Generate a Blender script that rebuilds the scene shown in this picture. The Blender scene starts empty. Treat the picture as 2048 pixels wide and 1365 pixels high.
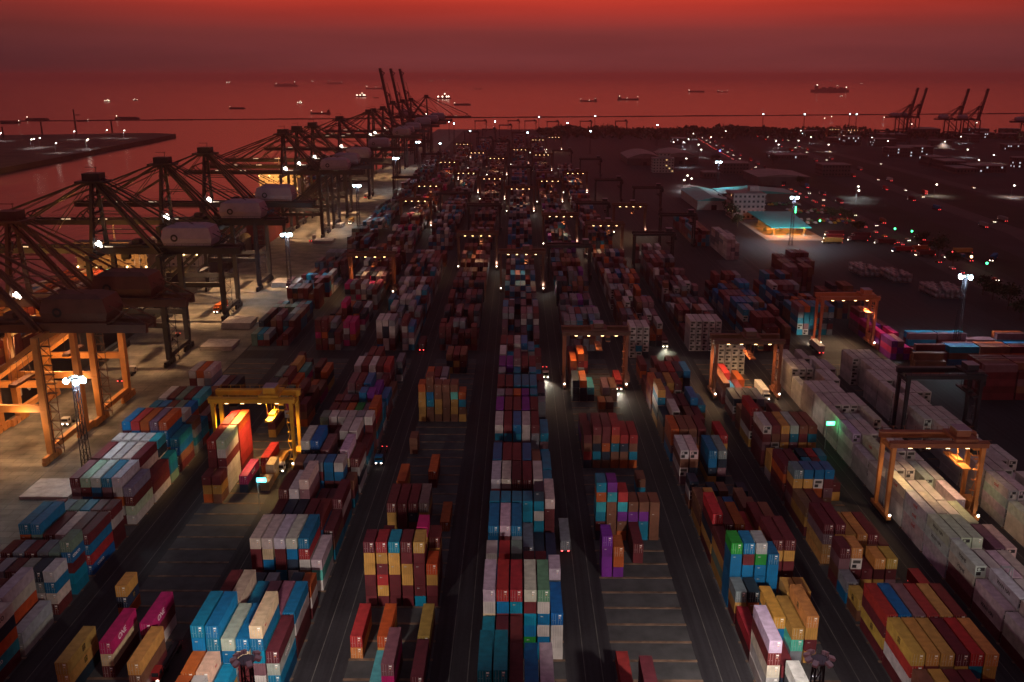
import bpy, math, random
from mathutils import Vector, Matrix
rnd = random.Random(7)
R = math.radians
scene = bpy.context.scene
COL = scene.collection

# ------------------------------------------------------------------ helpers
class MB:
    """collects boxes, beams, tubes and sheets and links them as ONE mesh object"""
    def __init__(s): s.v = []; s.f = []; s.m = []; s.mi = 0
    def quad(s, *p):
        n = len(s.v); s.v += [tuple(q) for q in p]; s.f.append(tuple(range(n, n+len(p)))); s.m.append(s.mi); return s
    def hexa(s, P):
        n = len(s.v); s.v += [tuple(p) for p in P]
        for q in ((0,3,2,1),(4,5,6,7),(0,1,5,4),(1,2,6,5),(2,3,7,6),(3,0,4,7)):
            s.f.append(tuple(n+i for i in q)); s.m.append(s.mi)
        return s
    def box(s, x0, x1, y0, y1, z0, z1):
        return s.hexa([(x0,y0,z0),(x1,y0,z0),(x1,y1,z0),(x0,y1,z0),(x0,y0,z1),(x1,y0,z1),(x1,y1,z1),(x0,y1,z1)])
    def beam(s, a, b, w, h=None, w2=None, h2=None):
        h = h or w; w2 = w2 or w; h2 = h2 or h
        a = Vector(a); b = Vector(b); d = (b-a).normalized()
        u = d.cross(Vector((0,0,1)))
        if u.length < 1e-3: u = Vector((1,0,0))
        u.normalize(); n = u.cross(d)
        P = []
        for c, ww, hh in ((a,w,h),(b,w2,h2)):
            P += [c-u*ww/2-n*hh/2, c+u*ww/2-n*hh/2, c+u*ww/2+n*hh/2, c-u*ww/2+n*hh/2]
        return s.hexa(P)
    def tube(s, a, b, r, r2=None, n=8, caps=True):
        r2 = r if r2 is None else r2
        a = Vector(a); b = Vector(b); d = (b-a).normalized()
        u = d.cross(Vector((0,0,1)))
        if u.length < 1e-3: u = Vector((1,0,0))
        u.normalize(); w = d.cross(u); k = len(s.v)
        for c, rr in ((a,r),(b,r2)):
            for i in range(n):
                t = 2*math.pi*i/n; s.v.append(tuple(c+u*rr*math.cos(t)+w*rr*math.sin(t)))
        for i in range(n):
            j = (i+1) % n; s.f.append((k+i, k+j, k+n+j, k+n+i)); s.m.append(s.mi)
        if caps:
            s.f.append(tuple(k+i for i in reversed(range(n)))); s.m.append(s.mi)
            s.f.append(tuple(k+n+i for i in range(n))); s.m.append(s.mi)
        return s
    def ball(s, c, rx, ry=None, rz=None, n=8, m=5):
        ry = ry or rx; rz = rz or rx; k = len(s.v)
        for j in range(m+1):
            ph = math.pi*j/m
            for i in range(n):
                t = 2*math.pi*i/n
                s.v.append((c[0]+rx*math.sin(ph)*math.cos(t), c[1]+ry*math.sin(ph)*math.sin(t), c[2]-rz*math.cos(ph)))
        for j in range(m):
            for i in range(n):
                q = (i+1) % n; s.f.append((k+j*n+i, k+j*n+q, k+(j+1)*n+q, k+(j+1)*n+i)); s.m.append(s.mi)
        return s
    def prism(s, pts, z0, z1):
        n = len(pts); k = len(s.v)
        s.v += [(p[0],p[1],z0) for p in pts]+[(p[0],p[1],z1) for p in pts]
        s.f.append(tuple(k+i for i in reversed(range(n)))); s.f.append(tuple(k+n+i for i in range(n))); s.m += [s.mi]*2
        for i in range(n):
            j = (i+1) % n; s.f.append((k+i,k+j,k+n+j,k+n+i)); s.m.append(s.mi)
        return s
    def mesh(s, name, mats=()):
        me = bpy.data.meshes.new(name); me.from_pydata(s.v, [], s.f); me.update()
        for m in (mats if isinstance(mats, (list,tuple)) else [mats]): me.materials.append(m)
        me.polygons.foreach_set('material_index', s.m)
        return me
    def build(s, name, mats, parent=None, loc=None):
        o = bpy.data.objects.new(name, s.mesh(name, mats)); COL.objects.link(o)
        if parent: o.parent = parent
        if loc: o.location = loc
        return o
def tag(o, label=None, cat=None, group=None, kind=None):
    if label: o['label'] = label
    if cat: o['category'] = cat
    if group: o['group'] = group
    if kind: o['kind'] = kind
    return o
def empty(name, loc=(0,0,0), rz=0, label=None, cat=None, group=None):
    o = bpy.data.objects.new(name, None); COL.objects.link(o); o.location = loc; o.rotation_euler.z = rz
    o.empty_display_size = .5
    return tag(o, label, cat, group)
def copy_tree(o, parent=None):
    c = o.copy(); COL.objects.link(c); c.parent = parent
    for ch in list(o.children): copy_tree(ch, c)
    return c
def recolour(o, c):
    o.color = c
    for ch in o.children: recolour(ch, c)
ORD = ['first','second','third','fourth','fifth','sixth','seventh','eighth','ninth','tenth','eleventh','twelfth','thirteenth','fourteenth','fifteenth','sixteenth','seventeenth','eighteenth','nineteenth','twentieth']
TENS = {20:'twenty',30:'thirty',40:'forty',50:'fifty'}
def ordinal(n):
    return ORD[n-1] if n <= 20 else (TENS[n//10*10]+('-'+ORD[n%10-1] if n%10 else 'th')).replace('tyth','tieth')

# ------------------------------------------------------------------ materials
MATS = {}
def mat(name, col, rough=.6, metal=0., noise=.0, scale=.5, bump=0., emit=None, es=1., detail=4., objcol=False, attr=False):
    m = bpy.data.materials.new(name); m.use_nodes = True
    nt = m.node_tree; N = nt.nodes; L = nt.links; b = N['Principled BSDF']
    b.inputs['Roughness'].default_value = rough; b.inputs['Metallic'].default_value = metal
    b.inputs['Base Color'].default_value = (*col, 1); b.inputs['Specular IOR Level'].default_value = .25 if (objcol or attr) else .4
    src = None
    if objcol: src = N.new('ShaderNodeObjectInfo').outputs['Color']
    if attr:
        a = N.new('ShaderNodeAttribute'); a.attribute_name = 'Col'; src = a.outputs['Color']
    if noise or objcol:
        tc = N.new('ShaderNodeTexCoord')
        nz = N.new('ShaderNodeTexNoise'); nz.inputs['Scale'].default_value = scale; nz.inputs['Detail'].default_value = detail
        L.new(tc.outputs['Object'], nz.inputs['Vector'])
        mr = N.new('ShaderNodeMapRange'); mr.inputs['From Min'].default_value = .3; mr.inputs['From Max'].default_value = .7
        mr.inputs['To Min'].default_value = 1-noise; mr.inputs['To Max'].default_value = 1+noise*.6
        L.new(nz.outputs['Fac'], mr.inputs['Value'])
        mx = N.new('ShaderNodeMix'); mx.data_type = 'RGBA'; mx.blend_type = 'MULTIPLY'; mx.inputs['Factor'].default_value = 1
        if src: L.new(src, mx.inputs['A'])
        else: mx.inputs['A'].default_value = (*col, 1)
        L.new(mr.outputs['Result'], mx.inputs['B']); L.new(mx.outputs['Result'], b.inputs['Base Color'])
        src = mx.outputs['Result']
        if bump:
            bp = N.new('ShaderNodeBump'); bp.inputs['Strength'].default_value = bump; bp.inputs['Distance'].default_value = .1
            L.new(nz.outputs['Fac'], bp.inputs['Height']); L.new(bp.outputs['Normal'], b.inputs['Normal'])
    elif src: L.new(src, b.inputs['Base Color'])
    if emit:
        b.inputs['Emission Color'].default_value = (*emit, 1); b.inputs['Emission Strength'].default_value = es
    MATS[name] = m
    return m
def rustify(m, thresh, amount, scale):
    """blotches of rust and grime over a paint, random from object to object"""
    nt = m.node_tree; N = nt.nodes; L = nt.links; b = N['Principled BSDF']
    old = b.inputs['Base Color'].links[0].from_socket
    tc = N.new('ShaderNodeTexCoord'); oi = N.new('ShaderNodeObjectInfo')
    ad = N.new('ShaderNodeVectorMath'); ad.operation = 'MULTIPLY_ADD'
    cb = N.new('ShaderNodeCombineXYZ')
    for k in range(3): L.new(oi.outputs['Random'], cb.inputs[k])
    ad.inputs[1].default_value = (90,70,50); L.new(cb.outputs[0], ad.inputs[0]); L.new(tc.outputs['Object'], ad.inputs[2])
    nz = N.new('ShaderNodeTexNoise'); nz.inputs['Scale'].default_value = scale; nz.inputs['Detail'].default_value = 6; nz.inputs['Roughness'].default_value = .65
    L.new(ad.outputs[0], nz.inputs['Vector'])
    mr = N.new('ShaderNodeMapRange'); mr.inputs['From Min'].default_value = thresh; mr.inputs['From Max'].default_value = thresh+.12; mr.inputs['To Max'].default_value = amount
    L.new(nz.outputs['Fac'], mr.inputs['Value'])
    mx = N.new('ShaderNodeMix'); mx.data_type = 'RGBA'; mx.inputs['B'].default_value = (.10,.045,.025,1)
    L.new(mr.outputs['Result'], mx.inputs['Factor']); L.new(old, mx.inputs['A']); L.new(mx.outputs['Result'], b.inputs['Base Color'])

M_paint = mat('container_paint', (.3,.3,.3), .6, objcol=True, noise=.24, scale=.7)
rustify(M_paint, .61, .28, .9)
M_mass = mat('container_paint_far', (.3,.3,.3), .55, attr=True, noise=.25, scale=.35)
M_rod = mat('galvanised_steel', (.45,.45,.45), .4, .6)
M_white = mat('white_marking', (.85,.83,.80), .6)
M_black = mat('black_marking', (.012,.012,.014), .6)
M_orangemark = mat('orange_placard', (.75,.32,.03), .6)
M_redmark = mat('red_marking', (.4,.03,.02), .6)
M_dark = mat('dark_crane_steel', (.019,.019,.028), .55, noise=.25, scale=.3)
M_pale = mat('pale_crane_steel', (.33,.36,.38), .5, noise=.2, scale=.3)
M_house = mat('machine_house_paint', (.30,.24,.30), .55, noise=.12, scale=.4)
M_orange = mat('orange_crane_paint', (.58,.22,.06), .5, noise=.2, scale=.3)
M_yellow = mat('yellow_crane_paint', (.62,.33,.03), .5, noise=.2, scale=.3)
M_brown = mat('brown_shaded_crane_paint', (.11,.045,.030), .55, noise=.25, scale=.3)  # brown of the machine house, also darkens crane steel that stands unlit
M_redcrane = mat('red_crane_paint', (.50,.13,.06), .5, noise=.2, scale=.3)
M_tyre = mat('rubber', (.015,.015,.016), .85)
M_glass = mat('dark_glass', (.02,.025,.03), .12)
M_conc = mat('concrete', (.20,.18,.165), .85, noise=.3, scale=.15, bump=.2)
M_slab = mat('yard_slab', (.068,.066,.068), .85, noise=.35, scale=.25, bump=.1)
M_strip = mat('container_bearing_strip', (.19,.115,.075), .85, noise=.6, scale=.4)
M_tank = mat('tank_steel', (.26,.26,.29), .35, .5, noise=.2, scale=.6)
M_bwall = mat('building_wall', (.36,.38,.36), .8, noise=.2, scale=.2)
M_bdark = mat('dark_wall', (.10,.085,.085), .8, noise=.25, scale=.15)
M_teal = mat('teal_roof', (.015,.33,.33), .5, noise=.2, scale=.15)
M_roof = mat('grey_roof', (.20,.19,.19), .6, noise=.25, scale=.1)
M_hull = mat('dark_hull', (.035,.03,.038), .55, noise=.25, scale=.1)
M_hullred = mat('red_hull', (.16,.03,.03), .55, noise=.25, scale=.1)
M_super = mat('ship_superstructure', (.62,.56,.48), .6, noise=.12, scale=.1)
M_leaf = mat('leaves', (.028,.05,.02), .8, noise=.6, scale=.5)
M_bark = mat('bark', (.08,.06,.045), .9)
M_earth = mat('earth', (.075,.055,.042), .95, noise=.5, scale=.03)
M_rock = mat('breakwater_rock', (.05,.045,.045), .95, noise=.5, scale=.2)
M_car = mat('car_paint', (.1,.1,.1), .3, .2, objcol=True, noise=.05)
def glow(name, c, s): return mat(name, (.8,.8,.8), .5, emit=c, es=s)
G_cool = glow('cool_floodlight', (.62,.93,1), 30)
G_warm = glow('warm_worklight', (1,.62,.25), 12)
G_white = glow('white_light', (1,.88,.72), 12)
G_deck = glow('deck_light', (1,.80,.6), 7)
G_strip = glow('walkway_light', (1,.83,.55), .55)
G_red = glow('red_light', (1,.05,.05), 7)
G_green = glow('green_light', (.05,1,.3), 6)
G_blue = glow('blue_light', (.1,.25,1), 6)
G_cyan = glow('cyan_light', (.1,.85,1), 3.5)
G_head = glow('headlight', (1,.85,.65), 14)
G_win = glow('lit_window', (1,.60,.22), .9)
G_wincool = glow('cool_lit_window', (.85,.9,1), .8)

# ground: asphalt with tyre tracks running along the lanes
def ground_mat():
    m = bpy.data.materials.new('yard_asphalt'); m.use_nodes = True
    nt = m.node_tree; N = nt.nodes; L = nt.links; b = N['Principled BSDF']; b.inputs['Roughness'].default_value = .8; b.inputs['Specular IOR Level'].default_value = .2
    g = N.new('ShaderNodeNewGeometry')
    def nz(sx, sy, scale, detail):
        mp = N.new('ShaderNodeMapping'); mp.inputs['Scale'].default_value = (sx,sy,1); L.new(g.outputs['Position'], mp.inputs['Vector'])
        n = N.new('ShaderNodeTexNoise'); n.inputs['Scale'].default_value = scale; n.inputs['Detail'].default_value = detail; n.inputs['Roughness'].default_value = .6
        L.new(mp.outputs[0], n.inputs['Vector']); return n.outputs['Fac']
    a = nz(1,.02,.9,5); c = nz(1,1,.05,6); d = nz(1,1,1.3,4)
    r1 = N.new('ShaderNodeValToRGB'); e = r1.color_ramp.elements
    e[0].position = .36; e[0].color = (.014,.0130,.0155,1); e[1].position = .68; e[1].color = (.056,.051,.058,1)
    s1 = N.new('ShaderNodeMath'); s1.operation = 'MULTIPLY_ADD'; s1.inputs[1].default_value = .45
    s2 = N.new('ShaderNodeMath'); s2.operation = 'MULTIPLY_ADD'; s2.inputs[1].default_value = .40
    s3 = N.new('ShaderNodeMath'); s3.operation = 'MULTIPLY'; s3.inputs[1].default_value = .15
    L.new(d, s3.inputs[0]); L.new(c, s2.inputs[0]); L.new(s3.outputs[0], s2.inputs[2]); L.new(a, s1.inputs[0]); L.new(s2.outputs[0], s1.inputs[2])
    L.new(s1.outputs[0], r1.inputs['Fac']); L.new(r1.outputs['Color'], b.inputs['Base Color'])
    rr = N.new('ShaderNodeMapRange'); rr.inputs['To Min'].default_value = .55; rr.inputs['To Max'].default_value = .95
    L.new(c, rr.inputs['Value']); L.new(rr.outputs[0], b.inputs['Roughness'])
    return m
M_ground = ground_mat()
def apron_mat():
    m = bpy.data.materials.new('quay_concrete'); m.use_nodes = True
    nt = m.node_tree; N = nt.nodes; L = nt.links; b = N['Principled BSDF']; b.inputs['Roughness'].default_value = .85
    g = N.new('ShaderNodeNewGeometry'); br = N.new('ShaderNodeTexBrick')
    br.inputs['Scale'].default_value = 1; br.inputs['Brick Width'].default_value = 7; br.inputs['Row Height'].default_value = 3.2
    br.inputs['Mortar Size'].default_value = .12; br.inputs['Color1'].default_value = (.23,.19,.155,1); br.inputs['Color2'].default_value = (.18,.15,.125,1); br.inputs['Mortar'].default_value = (.12,.10,.08,1)
    L.new(g.outputs['Position'], br.inputs['Vector'])
    n = N.new('ShaderNodeTexNoise'); n.inputs['Scale'].default_value = .12; n.inputs['Detail'].default_value = 7; L.new(g.outputs['Position'], n.inputs['Vector'])
    mr = N.new('ShaderNodeMapRange'); mr.inputs['From Min'].default_value = .35; mr.inputs['From Max'].default_value = .65; mr.inputs['To Min'].default_value = .45; mr.inputs['To Max'].default_value = 1.1
    L.new(n.outputs['Fac'], mr.inputs['Value'])
    mx = N.new('ShaderNodeMix'); mx.data_type = 'RGBA'; mx.blend_type = 'MULTIPLY'; mx.inputs['Factor'].default_value = 1
    L.new(br.outputs['Color'], mx.inputs['A']); L.new(mr.outputs[0], mx.inputs['B']); L.new(mx.outputs['Result'], b.inputs['Base Color'])
    return m
M_apron = apron_mat()
def sea_mat():
    m = bpy.data.materials.new('sea_water'); m.use_nodes = True
    nt = m.node_tree; N = nt.nodes; L = nt.links; b = N['Principled BSDF']
    b.inputs['Base Color'].default_value = (.012,.012,.016,1); b.inputs['Roughness'].default_value = .22; b.inputs['IOR'].default_value = 1.34
    g = N.new('ShaderNodeNewGeometry'); mp = N.new('ShaderNodeMapping'); mp.inputs['Scale'].default_value = (1,.6,1)
    L.new(g.outputs['Position'], mp.inputs['Vector'])
    n = N.new('ShaderNodeTexNoise'); n.inputs['Scale'].default_value = .05; n.inputs['Detail'].default_value = 6
    L.new(mp.outputs[0], n.inputs['Vector'])
    bp = N.new('ShaderNodeBump'); bp.inputs['Strength'].default_value = .8; bp.inputs['Distance'].default_value = 1.6
    L.new(n.outputs['Fac'], bp.inputs['Height']); L.new(bp.outputs['Normal'], b.inputs['Normal'])
    return m
M_sea = sea_mat()

# ------------------------------------------------------------------ world, camera
def make_world():
    w = bpy.data.worlds.new('World'); scene.world = w; w.use_nodes = True
    nt = w.node_tree; N = nt.nodes; L = nt.links; bg = N['Background']
    tc = N.new('ShaderNodeTexCoord'); sx = N.new('ShaderNodeSeparateXYZ'); L.new(tc.outputs['Generated'], sx.inputs[0])
    def ramp(st):
        r = N.new('ShaderNodeValToRGB'); r.color_ramp.interpolation = 'B_SPLINE' if 0 else 'LINEAR'
        e = r.color_ramp.elements
        while len(e) < len(st): e.new(.5)
        for q, (p, c) in zip(e, st): q.position = p; q.color = (*c, 1)
        L.new(sx.outputs['Z'], r.inputs['Fac']); return r.outputs['Color']
    zen = [(.30,(.070,.024,.032)),(.55,(.048,.030,.040)),(.80,(.105,.078,.105)),(1,(.140,.108,.150))]
    cen = ramp([(0,(.165,.036,.036)),(.022,(.168,.034,.035)),(.042,(.195,.034,.032)),(.066,(.42,.036,.024)),(.085,(.62,.050,.026)),(.14,(1.35,.17,.10)),(.21,(.55,.09,.07))]+zen)
    sid = ramp([(0,(.075,.021,.026)),(.022,(.088,.022,.025)),(.042,(.120,.025,.024)),(.066,(.19,.027,.022)),(.085,(.30,.034,.024)),(.14,(.48,.062,.048)),(.21,(.30,.055,.05))]+zen)
    # brightest straight ahead, falling off to both sides
    vx = N.new('ShaderNodeVectorMath'); vx.operation = 'MULTIPLY'; vx.inputs[1].default_value = (1,1,0); L.new(tc.outputs['Generated'], vx.inputs[0])
    vn = N.new('ShaderNodeVectorMath'); vn.operation = 'NORMALIZE'; L.new(vx.outputs[0], vn.inputs[0])
    vd = N.new('ShaderNodeVectorMath'); vd.operation = 'DOT_PRODUCT'; vd.inputs[1].default_value = (.07,.9975,0); L.new(vn.outputs[0], vd.inputs[0])
    mr = N.new('ShaderNodeMapRange'); mr.interpolation_type = 'SMOOTHSTEP'; mr.inputs['From Min'].default_value = .80; mr.inputs['From Max'].default_value = 1.0
    L.new(vd.outputs['Value'], mr.inputs['Value'])
    mx = N.new('ShaderNodeMix'); mx.data_type = 'RGBA'; L.new(mr.outputs[0], mx.inputs['Factor']); L.new(sid, mx.inputs['A']); L.new(cen, mx.inputs['B'])
    # faint cloud streaks
    mp = N.new('ShaderNodeMapping'); mp.inputs['Scale'].default_value = (2.2,2.2,34); L.new(tc.outputs['Generated'], mp.inputs['Vector'])
    nz = N.new('ShaderNodeTexNoise'); nz.inputs['Scale'].default_value = 1.3; nz.inputs['Detail'].default_value = 5; L.new(mp.outputs[0], nz.inputs['Vector'])
    m2 = N.new('ShaderNodeMapRange'); m2.inputs['From Min'].default_value = .35; m2.inputs['From Max'].default_value = .7; m2.inputs['To Min'].default_value = 1.08; m2.inputs['To Max'].default_value = .86
    L.new(nz.outputs['Fac'], m2.inputs['Value'])
    m3 = N.new('ShaderNodeMix'); m3.data_type = 'RGBA'; m3.blend_type = 'MULTIPLY'; m3.inputs['Factor'].default_value = 1
    L.new(mx.outputs['Result'], m3.inputs['A']); L.new(m2.outputs[0], m3.inputs['B'])
    L.new(m3.outputs['Result'], bg.inputs['Color']); bg.inputs['Strength'].default_value = 1.
make_world()
HCAM = 116.2; PITCH = math.atan(532.5/1830); YAW = math.atan(13/(1830/math.cos(PITCH)))
cam = bpy.data.cameras.new('camera'); cam.sensor_width = 36; cam.lens = 1830/2048*36; cam.clip_start = 1; cam.clip_end = 120000
co = bpy.data.objects.new('camera', cam); COL.objects.link(co); co.location = (0,0,HCAM); co.rotation_euler = (math.pi/2-PITCH, 0, YAW)
scene.camera = co
scene.view_settings.view_transform = 'Standard'; scene.view_settings.look = 'None'; scene.view_settings.exposure = 0; scene.view_settings.gamma = 1
scene.render.film_transparent = False
try:
    scene.cycles.use_denoising = True; scene.cycles.max_bounces = 4; scene.cycles.diffuse_bounces = 2; scene.cycles.glossy_bounces = 2
    scene.cycles.sample_clamp_indirect = 3; scene.cycles.volume_bounces = 0
except Exception: pass
cp_, sp_, cy_, sy_ = math.cos(PITCH), math.sin(PITCH), math.cos(YAW), math.sin(YAW)
def at(px, py, z=0.):
    """where the line of sight through a photo pixel meets the level z"""
    a = (px-1024)/1830; b = (682.5-py)/1830
    r = (-sy_*cp_+a*cy_-b*sy_*sp_, cy_*cp_+a*sy_+b*cy_*sp_, -sp_+b*cp_); t = (z-HCAM)/r[2]
    return r[0]*t, r[1]*t

def lamp(name, kind, loc, power, col, parent=None, target=None, angle=120, size=.4, blend=.6):
    l = bpy.data.lights.new(name, kind); l.energy = power; l.color = col; l.shadow_soft_size = size
    if kind == 'SPOT': l.spot_size = R(angle); l.spot_blend = blend
    o = bpy.data.objects.new(name, l); COL.objects.link(o); o.location = loc
    if parent: o.parent = parent
    if target:
        d = Vector(target)-Vector(loc); o.rotation_euler = d.to_track_quat('-Z','Y').to_euler()
    return o
# ------------------------------------------------------------------ containers
TH = 2.72; PX = 2.78; KY0 = 150.4; KP = 6.5
PAL = dict(r=(.125,.020,.026), R=(.34,.028,.030), o=(.46,.095,.022), y=(.50,.26,.065), b=(.003,.13,.31), t=(.002,.18,.30), g=(.13,.21,.175), s=(.20,.21,.24),
           w=(.52,.47,.45), k=(.018,.03,.055), p=(.45,.015,.135), v=(.155,.022,.24), G=(.015,.22,.035), n=(.19,.075,.045), c=(.03,.33,.40), q=(.10,.42,.36), m=(.20,.095,.115), l=(.34,.42,.36), e=(.55,.42,.27))
CNAME = dict(r='maroon', R='bright red', o='orange', y='yellow', b='blue', t='teal', g='grey-green', s='slate grey', w='white', k='navy', p='magenta', v='violet', G='green', n='rust brown', c='cyan', q='turquoise', m='mauve', l='pale green', e='cream')
ROWS = dict(
 A=(-118.8, 'rrbtwskgonr', 'row nearest the quay'),
 C=(-88.6, 'rnoykwp', 'second row from quay'),
 B=(-61.8, 'wwrrbtsmn', 'third row from quay'),
 D=(-34.4, 'rrynork', 'sparse row left of centre'),
 E=(-7.0, 'rrbtwsmkb', 'centre row'),
 F=(20.2, 'rnotvnkR', 'row right of centre'),
 G=(47.6, 'rnoybwkm', 'second row right of centre'),
 H=(74.9, 'ryrnmoyw', 'third row right of centre'),
 I=(102.4, 'wwwwwwe', 'inner white row at right'),
 J=(129.6, 'wwwwwwm', 'outer white row at right'))
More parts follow.
